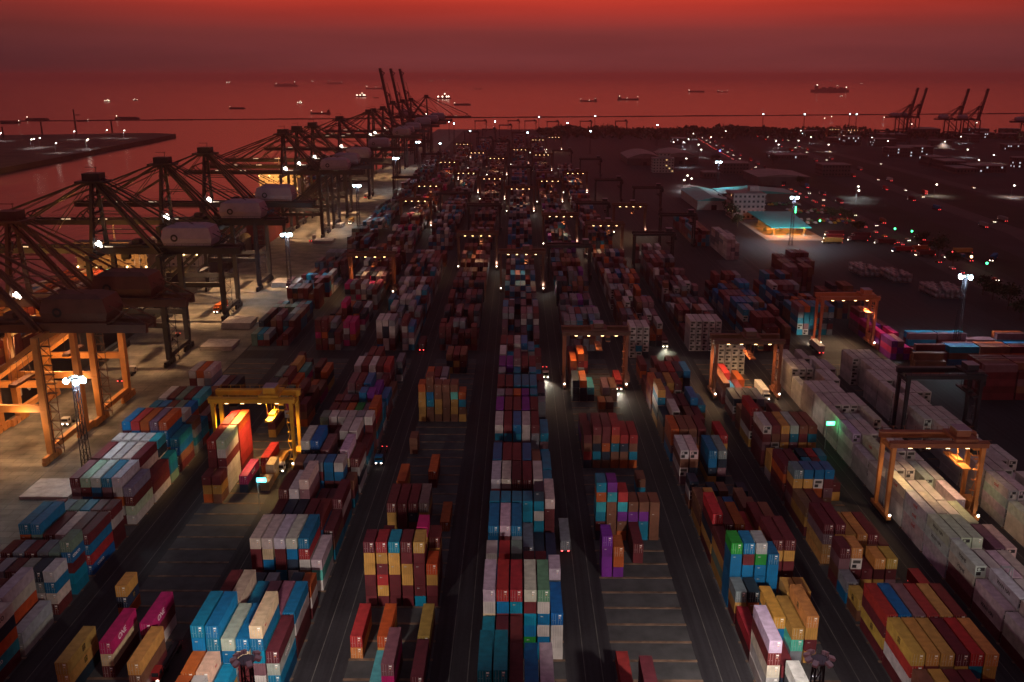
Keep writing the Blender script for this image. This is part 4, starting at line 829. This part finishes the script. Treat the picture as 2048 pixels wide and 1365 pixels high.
for i, (x, y, rz, ch, ld, d) in enumerate(TR):
    o = t0 if i == 0 else copy_tree(t0); place(o, x, y, rz, d, tg, 'truck'); recolour(o, (*PAL[ch],1))
    if ld: truck_box(x, y-math.cos(rz)*.5, rz, ld, ' '.join(f"{CNAME[ld]} container carried by the {d}".split()[:16]))
    # beams of its headlights on the road
    if i in (9,11,12,16,18): lamp('headlight_beam', 'SPOT', (0,7.7,1.1), 9000, (1,.85,.65), o, (0,30,-1), 70, .2)
GT = [(226,652,1.45,'y','y'),(232,668,1.5,'g','R'),(238,684,1.5,'w','r'),(247,660,1.45,'w','r'),(255,676,1.5,'w','r'),(262,648,1.4,'w','r'),(262,618,1.7,'b','R'),(276,622,1.7,'w','o'),(290,640,1.6,'r','r'),(272,604,1.7,'w','r'),(300,612,1.6,'y','y'),(310,590,2.5,'r','b')]
for i, (x, y, rz, ch, ld) in enumerate(GT):
    o = copy_tree(t0); place(o, x, y, rz, f'truck parked by the fuel station, {ordinal(i+1)} from left of the parked group', 'trucks parked beyond the fuel station', 'truck'); recolour(o, (*PAL[ch],1))
    truck_box(x, y, rz, ld, f'{CNAME[ld]} container on the {ordinal(i+1)} truck parked by the fuel station')
n3 = 0
c0 = car(); n = 0
def along(pts, t):
    d = [math.dist(a, b) for a, b in zip(pts, pts[1:])]; s = t*sum(d)
    for a, b, q in zip(pts, pts[1:], d):
        if s <= q: return a[0]+(b[0]-a[0])*s/q, a[1]+(b[1]-a[1])*s/q, math.atan2(b[1]-a[1], b[0]-a[0])
        s -= q
    return (*pts[-1], 0)
cr = random.Random(4)
CC = [(.3,.3,.32),(.5,.5,.5),(.25,.03,.03),(.03,.05,.15),(.02,.02,.02),(.05,.2,.08),(.4,.25,.03)]
for rname, pts, cnt, off in (('near road', rd1, 58, -5), ('near road', rd1, 20, 6), ('middle road', rd2, 12, 3), ('far road', rd3, 5, 2)):
    for k in range(cnt):
        x, y, a = along(pts, min(.995, .08+.9*((k+cr.random()*.8)/cnt))); n += 1
        o = c0 if n == 1 else copy_tree(c0); fl = math.pi if off > 0 else 0
        place(o, x+math.sin(a)*off, y-math.cos(a)*off, a-math.pi/2+fl, f'{ordinal(k+1)} car from the right edge in the {"outbound" if off < 0 else "oncoming"} lane of the {rname} at right', 'cars on the outer roads', 'car')
        recolour(o, (*cr.choice(CC),1)); o.scale = (1.25,1.25,1.3)

for rname, pts, cnt, off in (('near road', rd1, 16, 17), ('middle road', rd2, 14, -15), ('middle road', rd2, 10, 14)):
    for k in range(cnt):
        x, y, a = along(pts, .06+.9*((k+cr.random()*.7)/cnt)); n3 += 1; ch = cr.choice('rRbnwoks')
        o = copy_tree(t0); place(o, x+math.sin(a)*off, y-math.cos(a)*off, a-math.pi/2+cr.uniform(-.1,.1), f'{ordinal(k+1)} truck from the right edge parked on the {"left" if off < 0 else "right"} verge of the {rname}', 'trucks parked along the outer roads', 'truck'); recolour(o, (*PAL[cr.choice("wrb")],1))
        if cr.random() < .8: truck_box(x+math.sin(a)*off, y-math.cos(a)*off, o.rotation_euler.z, ch, f'{CNAME[ch]} container on {ordinal(k+1)} truck, {"left" if off < 0 else "right"} verge of the {rname}')
n2 = 0
for j, (ax, ay, nx, ny) in enumerate(((235,742,14,3),(240,800,12,3),(232,850,10,2))):
    for a in range(ny):
        for b in range(nx):
            if cr.random() < .25: continue
            n2 += 1; o = copy_tree(c0); place(o, ax+b*3.1, ay+a*9, cr.choice((0,math.pi)), f'parked car in the lot beyond the fuel station, {ordinal(b+1)} place, {ORD[a]} line, {ORD[j]} lot', 'cars parked beyond the fuel station', 'car'); recolour(o, (*cr.choice(CC),1))
            for ch in list(o.children):
                if 'light' in ch.name: bpy.data.objects.remove(ch)
# ------------------------------------------------------------------ hatch covers on the quay
def hatch(n):
    r = empty('hatch_cover_pile')
    for k in range(n):
        s = MB(); a = .25*k; s.box(-7+a,7+a,-6.2,6.2,k*1.05+.1,k*1.05+.95)
        for x in (-4.5,0,4.5):
            for y in (-3.5,0,3.5): s.box(x-1+a,x+1+a,y-.12,y+.12,k*1.05+.95,k*1.05+1.01)
        s.build('hatch_cover', M_hatch, r)
    return r
M_hatch = mat('hatch_paint', (.42,.36,.34), .65, noise=.3, scale=.4)
for i, (px, py, nn, d) in enumerate(((108,975,1,'flat pale hatch cover lying on the quay lane at left beside stacked containers'),(440,690,2,'pale hatch covers piled beyond the corner of the quayside containers'),(478,648,3,'tall pile of pale hatch covers before the first lattice gap'),(572,568,3,'pile of pale hatch covers beside the blue topped stack'),(648,482,2,'hatch cover pile behind the second mast'),(668,452,3,'hatch cover pile nearest the fourth crane'),(700,428,2,'far hatch cover pile by the third mast'))):
    x, y = at(px, py, 1); o = hatch(nn); place(o, x, y, 0, d, 'piles of ship hatch covers', 'hatch covers')

# ------------------------------------------------------------------ buildings
def building(name, x0, x1, y0, y1, h, wall, roof, floors, lit, label, cat='building', wins=True, seed=0, glowm=None):
    r = empty(name, ((x0+x1)/2, (y0+y1)/2, 0), label=label, cat=cat); w, d = (x1-x0)/2, (y1-y0)/2
    b = MB(); b.box(-w,w,-d,d,-.2,h); wl = b.build('wall', wall, r); MB().box(-w-.4,w+.4,-d-.4,d+.4,h+.003,h+.7).build('roof', roof, r)
    rr = random.Random(seed)
    if wins:
        a = MB(); g = MB(); st = h/floors
        for f in range(floors):
            z = f*st+st*.35
            nx = max(2, int(2*w/3.6))
            for k in range(nx):
                x = -w+2*w*(k+.5)/nx; q = g if rr.random() < lit else a; q.box(x-.9,x+.9,-d-.05,-d+.02,z,z+st*.42)
            ny = max(2, int(2*d/3.6))
            for k in range(ny):
                y = -d+2*d*(k+.5)/ny; q = g if rr.random() < lit else a; q.box(-w-.05,-w+.02,y-.9,y+.9,z,z+st*.42)
        if a.f: a.build('window', M_glass, r)
        if g.f: g.build('lit_window', glowm or G_win, r)
    return r
M_off = mat('office_wall', (.30,.24,.25), .8, noise=.2, scale=.2)
ob = building('office_building', 179,205,764,790,21,M_off,M_roof,5,.08,'five storey office block with pale banded floors beside the teal warehouse',seed=3)
bb = MB()
for f in range(1,6): bb.box(-13.8,13.8,-13.9,-12.8,f*4.2-.5,f*4.2+.3); bb.box(-14,-12.9,-13.9,13.8,f*4.2-.5,f*4.2+.3)
bb.build('balcony_band', M_off, ob)
MB().box(3,11,0,9,21.7,26).build('stair_head', M_off, ob)
building('apartment_building', 166,192,1145,1162,17,M_bwall,M_roof,5,.04,'long pale five storey building with rows of square windows, beyond the far stacks',seed=5)
building('apartment_building', 176,190,1163,1180,22,M_bwall,M_roof,6,.04,'taller grey block rising behind the long pale building',seed=6)
def shed(name, x0, x1, y0, y1, h, rise, roof, label, arch=False, ax='x', wall=None):
    r = empty(name, ((x0+x1)/2,(y0+y1)/2,0), label=label, cat='warehouse'); w, d = (x1-x0)/2, (y1-y0)/2
    MB().box(-w,w,-d,d,-.2,h).build('wall', wall or M_bdark, r); m = MB(); n = 10 if arch else 2; P = []
    for k in range(n+1):
        t = k/n; P.append((-w-.6+2*(w+.6)*t, h+.02+rise*(math.sin(math.pi*t) if arch else 1-abs(2*t-1))))
    for (xa,za),(xb,zb) in zip(P,P[1:]): m.hexa([(xa,-d-.6,za),(xb,-d-.6,zb),(xb,d+.6,zb),(xa,d+.6,za),(xa,-d-.6,za+.3),(xb,-d-.6,zb+.3),(xb,d+.6,zb+.3),(xa,d+.6,za+.3)])
    k0 = len(m.v); m.quad(*[(x,-d,z) for x,z in P]) ; m.build('roof', roof, r)
    MB().box(-2.4,2.4,-d-.12,-d-.02,0,4.4).build('door', M_glass, r); return r
shed('warehouse',160,190,820,905,8,3,M_teal,'warehouse with pale gable end and teal roof, left of the office block',wall=M_bwall)
shed('warehouse',192,262,872,912,8,3,M_teal,'wide low warehouse with teal roof behind the office block')
shed('warehouse',146,192,1240,1330,9,6,M_roof,'vaulted grey warehouse with a lit front edge',arch=True)
shed('warehouse',196,244,1260,1350,9,6,M_roof,'second vaulted grey warehouse, right of the first',arch=True)
shed('warehouse',262,318,1010,1080,9,2.5,M_roof,'low dark warehouse beside the road queue')
br = random.Random(12); nb = 0
for i in range(75):
    y = br.uniform(1000,1900); x = br.uniform(240,1350)*(y/1900)**.6
    if any(abs(x-along(p,t)[0]) < 45 and abs(y-along(p,t)[1]) < 60 for p in (rd1,rd2,rd3) for t in [k/30 for k in range(31)]): continue
    w, d, h = br.uniform(18,60), br.uniform(14,40), br.uniform(6,15); nb += 1
    building('depot_building', x, x+w, y, y+d, h, M_bdark, M_roof, max(1,int(h/4)), .10 if br.random() < .5 else 0, f'low dark depot building on the outer land, {ordinal(nb)} of the scattered ones', seed=i, glowm=G_wincool)
# fuel station
M_fore = mat('forecourt_concrete', (.30,.27,.24), .8, noise=.2, scale=.2)
m = MB(); m.quad((182,664,.02),(226,664,.02),(226,762,.02),(182,762,.02)); tag(m.build('forecourt_pavement', M_fore), kind='structure')
fs = empty('fuel_station', (206,715,0), label='fuel station with sloping teal canopy and orange lit forecourt', cat='fuel station')
m = MB(); m.hexa([(-18,-37,6.6),(12,-37,6.6),(17,36,8.2),(-18,36,8.2),(-18,-37,7.2),(12,-37,7.2),(17,36,8.8),(-18,36,8.8)]); m.build('canopy', M_teal, fs)
for x in (-14,-2,9):
    for y in (-30,-8,14): MB().box(x-.35,x+.35,y-.35,y+.35,0,6.8).build('column', M_bwall, fs); MB().box(x-1.2,x-.5,y+1,y+2.4,0,2.1).build('fuel_pump', M_bwall, fs)
MB().box(-10,10,24,33,0,4).build('kiosk', M_bwall, fs)
m = MB()
for x in (-8,3):
    for y in (-32,-20,-8,4,16): m.box(x-.8,x+.8,y-.8,y+.8,6.35,6.5)
m.build('ceiling_lamp', G_warm, fs)
for x, y in ((-9,-26),(4,-26),(-9,0),(4,2),(-13,-36),(6,-38)): lamp('canopy_light', 'POINT', (x,y,5.4), 5200, (1,.25,.02), fs, size=.6)
m = MB(); m.box(28,28.5,60,60.4,0,9); m.mi = 1; m.box(27.6,28.9,59.9,60,4,9.5); s = m.build('price_sign', [M_pale, G_green], None); s.location = (206,715,0); tag(s,'slim green lit price sign post beside the fuel station','sign')

# ------------------------------------------------------------------ tank containers
def tank():
    r = empty('tank_container'); b = MB(); b.tube((-2.9,0,1.3),(2.9,0,1.3),1.12,n=14); b.ball((-2.9,0,1.3),.45,1.12,1.12,10,6); b.ball((2.9,0,1.3),.45,1.12,1.12,10,6); b.build('tank', M_tank, r)
    f = MB()
    for x in (-3.03,2.93):
        for y in (-1.2,1.1): f.box(x,x+.1,y,y+.1,0,2.55)
        for z in (0,2.45): f.box(x,x+.1,-1.1,1.1,z,z+.1)
    for y in (-1.2,1.1): f.box(-2.93,2.93,y,y+.1,0,.1)
    f.build('frame', M_rod, r); return r
k0 = tank(); n = 0
for cx, cy, nx, ny, d in ((206,556,4,3,'left rear'),(219,540,4,3,'left front'),(226,500,6,3,'right')):
    for i in range(ny):
        for j in range(nx):
            for z in (0,1):
                if z and (i+j) % 4 == 3: continue
                n += 1; o = k0 if n == 1 else copy_tree(k0); o.location = (cx+j*2.9*.98+i*.3, cy-i*7, z*2.6); o.rotation_euler.z = math.pi/2
                tag(o, f'white framed tank container, {"upper" if z else "lower"} tier, {ORD[j]} from left, {ORD[i]} line, {d} group', 'tank container', 'tank containers in groups')

# ------------------------------------------------------------------ ships
def hull(m, L, W, z0, z1, bow=.14, stern=.06):
    pts = [(-L/2,-W*.38),(-L/2+L*stern,-W/2),(L/2-L*bow,-W/2),(L/2-L*bow*.4,-W*.33),(L/2,0),(L/2-L*bow*.4,W*.33),(L/2-L*bow,W/2),(-L/2+L*stern,W/2),(-L/2,W*.38)]
    m.prism(pts, z0, z1)
def quay_ship(y0, y1, xc, W, zd, ysup, hs, col, label, word=None, sm=None):
    sm = sm or M_super
    r = empty('container_ship', (xc,(y0+y1)/2,0), math.pi/2, label, 'container ship', 'container ships moored at the quay'); L = y1-y0
    m = MB(); hull(m, L, W, -5, zd); m.build('hull', col, r)
    q = ysup-(y0+y1)/2; s = MB()
    s.box(q-6,q+6,-W*.46,W*.46,zd,zd+hs)
    for k in range(int(hs/3.2)): s.box(q-6.5,q-6.0,-W*.48,W*.48,zd+k*3.2+2.6,zd+k*3.2+3.0)
    s.box(q-5,q+3,-W*.5,W*.5,zd+hs,zd+hs+3); s.box(q+8,q+14,-5,5,zd,zd+hs*.8); sp = s.build('superstructure', sm, r)
    w = MB()
    for k in range(int(hs/3.2)):
        for x in range(-int(W*.4), int(W*.4), 4): w.box(q-6.56,q-6.52,x,x+1.2,zd+k*3.2+1.0,zd+k*3.2+1.9)
    w.build('window', M_glass, sp)
    MB().tube((q,0,zd+hs+3),(q,0,zd+hs+14),.5,.2).beam((q,-4,zd+hs+9),(q,4,zd+hs+9),.3).build('mast', M_super, r)
    g = MB()
    for x in (-W*.45,-W*.2,W*.2,W*.45): g.ball((q-6.8,x,zd+hs*.55),.45,n=6,m=4); g.ball((q-6.8,x,zd+hs-1),.4,n=6,m=4)
    g.build('deck_lamp', G_warm, r)
    rl = MB()
    for s_ in (-1,1): rl.box(-L*.42,L*.33,s_*W*.497-.05,s_*W*.497+.05,zd+1,zd+1.1)
    rl.build('railing', M_pale, r)
    if word:
        o = bpy.data.objects.new('lettering', text_mesh(word, 11, M_white, bold=.1)); COL.objects.link(o); o.parent = r; o.location = (-L*.05,-W/2-.05,zd*.42); o.rotation_euler = (math.pi/2,0,0)
    return r
M_dim = mat('dimmed_superstructure', (.22,.17,.14), .6, noise=.15, scale=.1)  # superstructure paint darkened to stand for dim light on this ship
quay_ship(205,478,-203,38,13,455,20,M_hull,'large dark hulled container ship with white hull letters behind the orange cranes','N O', M_dim)
quay_ship(500,640,-198,30,10,524,13,M_hull,'container ship with orange lit deck behind the third dark crane')
quay_ship(668,905,-199,34,11,770,26,M_hullred,'container ship with a tall cream superstructure seen between the crane legs')
quay_ship(930,1200,-199,34,11,960,22,M_hull,'far moored container ship beyond the cream superstructure')
for (x, y, z, p) in ((-200,350,36,60000),(-200,300,34,50000),(-196,430,30,70000),(-200,520,27,60000),(-200,560,28,60000),(-199,745,34,90000),(-199,700,30,60000),(-199,980,32,60000)):
    lamp('deck_work_light', 'POINT', (x,y,z), p*.38, (1,.42,.09), None, size=1.5)
def sea_ship(kind):
    r = empty('anchored_ship'); m = MB(); m2 = MB(); g = MB()
    if kind == 'barge': hull(m,100,26,-1,7,.05,.05); m2.box(-44,40,-10,10,7,10); g.ball((-46,0,14),1.6)
    elif kind == 'tanker':
        hull(m,100,17,-1,6); m.box(42,48,-6,6,6,9); m2.box(-46,-34,-7,7,6,17); m2.box(-44,-40,-2,2,17,22); m2.box(-10,-9,-.6,.6,6,18); m2.box(-34,40,-1,1,6,7.5); m2.box(44,44.8,-.4,.4,9,17)
        g.ball((-40,-7,18),1.5); g.ball((45,0,16),1.4); g.ball((-5,-7,9),1.2)
    elif kind == 'container':
        hull(m,100,14,-1,7); m2.box(-40,-34,-6.5,6.5,7,18)
        for q in range(-30,40,9): m2.box(q,q+7.6,-6.3,6.3,7,10+((q*7)%5))
        g.ball((-37,-6,19),1.3); g.ball((42,0,13),1.2)
    else:
        hull(m,100,28,-1,9); m2.box(-20,25,-10,10,9,20); m2.box(0,14,-8,8,20,28); m2.box(4,6,-1,1,28,42)
        for q in (-40,-10,20,34): g.ball((q,-13,18),5)
        g.ball((6,0,36),4)
    m.build('hull', M_hull, r); m2.build('superstructure', M_hull, r); g.build('lantern', G_deck, r); return r
SK = {k: None for k in ('barge','tanker','container','tug')}
SH = [(572,173,44,'container'),(475,216,30,'barge'),(641,226,38,'tanker'),(600,205,10,'tug'),(670,168,30,'container'),(750,178,34,'tanker'),(723,193,20,'tug'),(752,195,12,'barge'),(925,209,32,'barge'),(888,197,26,'tug'),(956,178,14,'tanker'),(1177,202,32,'tanker'),(1256,199,40,'tanker'),(1393,184,30,'barge'),(1445,184,20,'tanker'),(1660,184,70,'container'),(20,244,36,'barge'),(75,238,42,'barge'),(165,240,22,'barge'),(255,236,44,'barge'),(155,228,10,'barge'),(215,202,11,'tug'),(270,200,9,'tug'),
 (457,166,8,'tug'),(625,164,5,'tug'),(862,163,5,'tug'),(887,162,4,'tug'),(1112,162,4,'tug'),(1175,162,4,'tug'),(1375,162,4,'tug'),(1393,163,5,'tug'),(1676,172,5,'tug'),(1723,168,5,'tug'),(1766,162,4,'tug'),(1876,165,5,'tug'),(2003,166,4,'tug'),(1683,192,5,'tug'),(1660,163,4,'tug')]
SH.sort()
for i, (px, py, lp, kd) in enumerate(SH):
    x, y = at(px, py, 0); s = lp*(y/1760)/100
    if SK[kd] is None: SK[kd] = o = sea_ship(kd)
    else: o = copy_tree(SK[kd])
    place(o, x, y, (0 if i%3 else math.pi), f'{ {"barge":"low dark barge","tanker":"dark tanker with house at the stern","container":"long loaded cargo ship","tug":"small ship showing bright lights"}[kd]} at anchor, {ordinal(i+1)} from left on the water', 'ships at anchor', 'ship'); o.location.z = -4; o.scale = (s,s,s)

# ------------------------------------------------------------------ trees
def tree(seed, h=9, cr_=4):
    rr = random.Random(seed); r = empty('tree'); t = MB(); t.tube((0,0,-.1),(.2,.1,h*.5),.32,.2,7); L_ = []
    for k in range(7):
        a = rr.uniform(0,6.3); e = (math.cos(a)*cr_*.6, math.sin(a)*cr_*.6, h*rr.uniform(.55,.9)); t.tube((.1,.05,h*rr.uniform(.3,.5)), e, .12,.04,5,False); L_.append(e)
    t.build('trunk', M_bark, r); c = MB()
    for k in range(520):
        b = rr.choice(L_); p = Vector((b[0]+rr.gauss(0,cr_*.32), b[1]+rr.gauss(0,cr_*.32), b[2]+rr.gauss(0,cr_*.25)))
        u = Vector((rr.uniform(-1,1),rr.uniform(-1,1),rr.uniform(-1,1))).normalized()*.45; w = Vector((rr.uniform(-1,1),rr.uniform(-1,1),rr.uniform(-1,1))).normalized()*.3
        c.quad(p-u-w, p+u-w, p+u+w, p-u+w)
    c.build('crown', M_leaf, r); return r
ts = [tree(1), tree(2,11,5), tree(3,7,3.2)]
TP = [(1452,425),(1462,440),(1440,412),(1475,455),(1430,330),(1480,345),(1660,440),(1690,452),(1715,468),(1840,492),(1875,515),(1905,535),(1985,600),(2015,620),(2040,640),(1965,590),(1545,330),(1600,372)]
for i, (px, py) in enumerate(TP):
    x, y = at(px, py); o = ts[i] if i < 3 else copy_tree(ts[i%3]); place(o, x, y, i*1.3, f'dark leafy tree on the outer land, {ordinal(i+1)} of the scattered trees beside roads and yards', 'scattered trees of the outer land', 'tree'); o.scale = (1.1+.1*(i%3),)*3
wr = random.Random(9); c = MB()
for k in range(5200):
    t = wr.random(); y = wr.uniform(1720,2000); x = wr.uniform(60,1900) if y < 1850 else wr.uniform(40,700)
    hgt = (5+9*abs(math.sin(x*.011)*math.sin(x*.037+1)))*wr.random()**.5+1
    p = Vector((x,y,hgt)); s = wr.uniform(2.2,4.6)
    u = Vector((wr.uniform(-1,1),wr.uniform(-.4,.4),wr.uniform(-1,1))).normalized()*s; w = Vector((wr.uniform(-1,1),wr.uniform(-1,1),wr.uniform(-1,1))).normalized()*s*.6
    c.quad(p-u-w, p+u-w, p+u+w, p-u+w)
tag(c.build('far_wood', M_leaf), 'far dark belt of trees along the shore at right', 'wood', kind='stuff')
# island things
for i, (px, py, h) in enumerate(((7,276,9),(85,272,12),(153,270,22),(225,268,12))):
    x, y = at(px,py,2); m = MB(); 
    for k in range(8): m.beam((-1.2+k*.1,0,h*2.2*k/8),(-1.2+(k+1)*.1,0,h*2.2*(k+1)/8),1.2); m.beam((1.2-k*.1,0,h*2.2*k/8),(1.2-(k+1)*.1,0,h*2.2*(k+1)/8),1.2); m.beam((-1.2+k*.1,0,h*2.2*k/8),(1.2-k*.1,0,h*2.2*(k+1)/8),.6)
    o = m.build('lattice_tower', M_dark); o.location = (x,y,2.4); tag(o, f'thin dark tower on the island, {ORD[i]} from left of four', 'tower', 'towers on the island')
for i, (px, py) in enumerate(((0,273),(61,287),(66,286),(78,284),(110,295),(147,270),(172,289),(174,287),(212,267),(247,268))):
    x, y = at(px,py,11); o = copy_tree(l0); o.location = (x,y,2.4); o.scale = (1.3,)*3; tag(o, f'small bright lamp on the island, {ORD[i]} from left', 'street lamp', 'lamps on the island')
lamp('island_glow', 'SPOT', (*at(-60,315,30),30), 500000, (1,.5,.12), None, (*at(-20,325),0), 130, 2)
for i,(px,py,g,nm) in enumerate(((1640,442,G_green,'green'),(1790,458,G_green,'green'),(1824,463,G_green,'green'),(1576,354,G_blue,'blue'),(1440,302,G_blue,'blue'),(1974,527,G_green,'green'),(1943,514,G_warm,'amber'),(1904,505,G_red,'red'),(1530,268,G_cyan,'cyan'),(1605,268,G_cyan,'cyan'))):
    x, y = at(px,py,5); r = empty('signal_post',(x,y,0),label=f'small {nm} signal light beside the outer road, {ORD[i]} of the coloured lights',cat='signal',group='coloured signals of the outer road'); MB().tube((0,0,0),(0,0,4.6),.1,n=6).build('post',M_dark,r); MB().ball((0,0,5),.8 if i not in (3,4) else 1.2,n=8,m=5).build('lamp',g,r)
# sign boards with coloured light in the yard
for name, loc, g, d in (('lane_sign',(-70.5,230,9.5),G_cyan,'cyan lit lane sign above the lane beside the yellow crane'),('lane_sign',(100.2,275,9),G_green,'green lit lane sign over the lane left of the white rows')):
    r = empty(name, (loc[0],loc[1],0), label=d, cat='sign'); MB().box(-1.1,-.9,-.1,.1,0,loc[2]).build('post', M_pale, r); MB().box(-1.2,1.4,-.12,.12,loc[2]-.7,loc[2]+.5).build('sign_panel', g, r)
    lamp('sign_glow','POINT',(.1,-.8,loc[2]),200,(.1,.85,1) if g is G_cyan else (.1,1,.3),r)
# reefer racks: steel access towers between the refrigerated stacks
def rack(h):
    r = empty('reefer_rack'); m = MB()
    for y in (-.5,.5):
        for x in (-1.1,1.1): m.box(x-.08,x+.08,y-.08,y+.08,0,h)
    for k in range(int(h/2.7)+1): m.box(-1.1,1.1,-.5,.5,k*2.7-.04,k*2.7+.04)
    for k in range(int(h/2.7)): m.beam((-1.1,-.5,k*2.7),(-1.1,.5,k*2.7+2.7),.1); m.beam((-1.1,-.5,k*2.7),(1.1,-.5,k*2.7+2.7),.1)
    m.build('frame', M_pale, r); return r
r0 = rack(11)
for i, (rn, k, c) in enumerate((('I',6.96,-.0),('I',8.96,0),('I',10.96,0),('I',2.96,3),('I',12.96,0),('J',10.96,0),('J',12.96,0),('J',8.96,0),('I',4.96,2))):
    o = r0 if i == 0 else copy_tree(r0); place(o, ROWS[rn][0]+PX*c+1.2, KY0+KP*k-.1, 0, f'pale steel access tower between white container stacks, {ORD[i]} of the nearby ones', 'access towers of the refrigerated rows', 'access tower')
# ------------------------------------------------------------------ air
hz = MB(); hz.box(-44000,44000,-2800,44000,-10,152)
def haze_mat(d, c):
    m = bpy.data.materials.new('haze'); m.use_nodes = True; nt = m.node_tree; nt.nodes.clear()
    o = nt.nodes.new('ShaderNodeOutputMaterial'); v = nt.nodes.new('ShaderNodeVolumePrincipled'); v.inputs['Density'].default_value = d; v.inputs['Color'].default_value = (*c,1); v.inputs['Anisotropy'].default_value = .74
    nt.links.new(v.outputs[0], o.inputs['Volume']); return m
tag(hz.build('haze', haze_mat(1.05e-4, (.99,.74,.80))), kind='stuff')
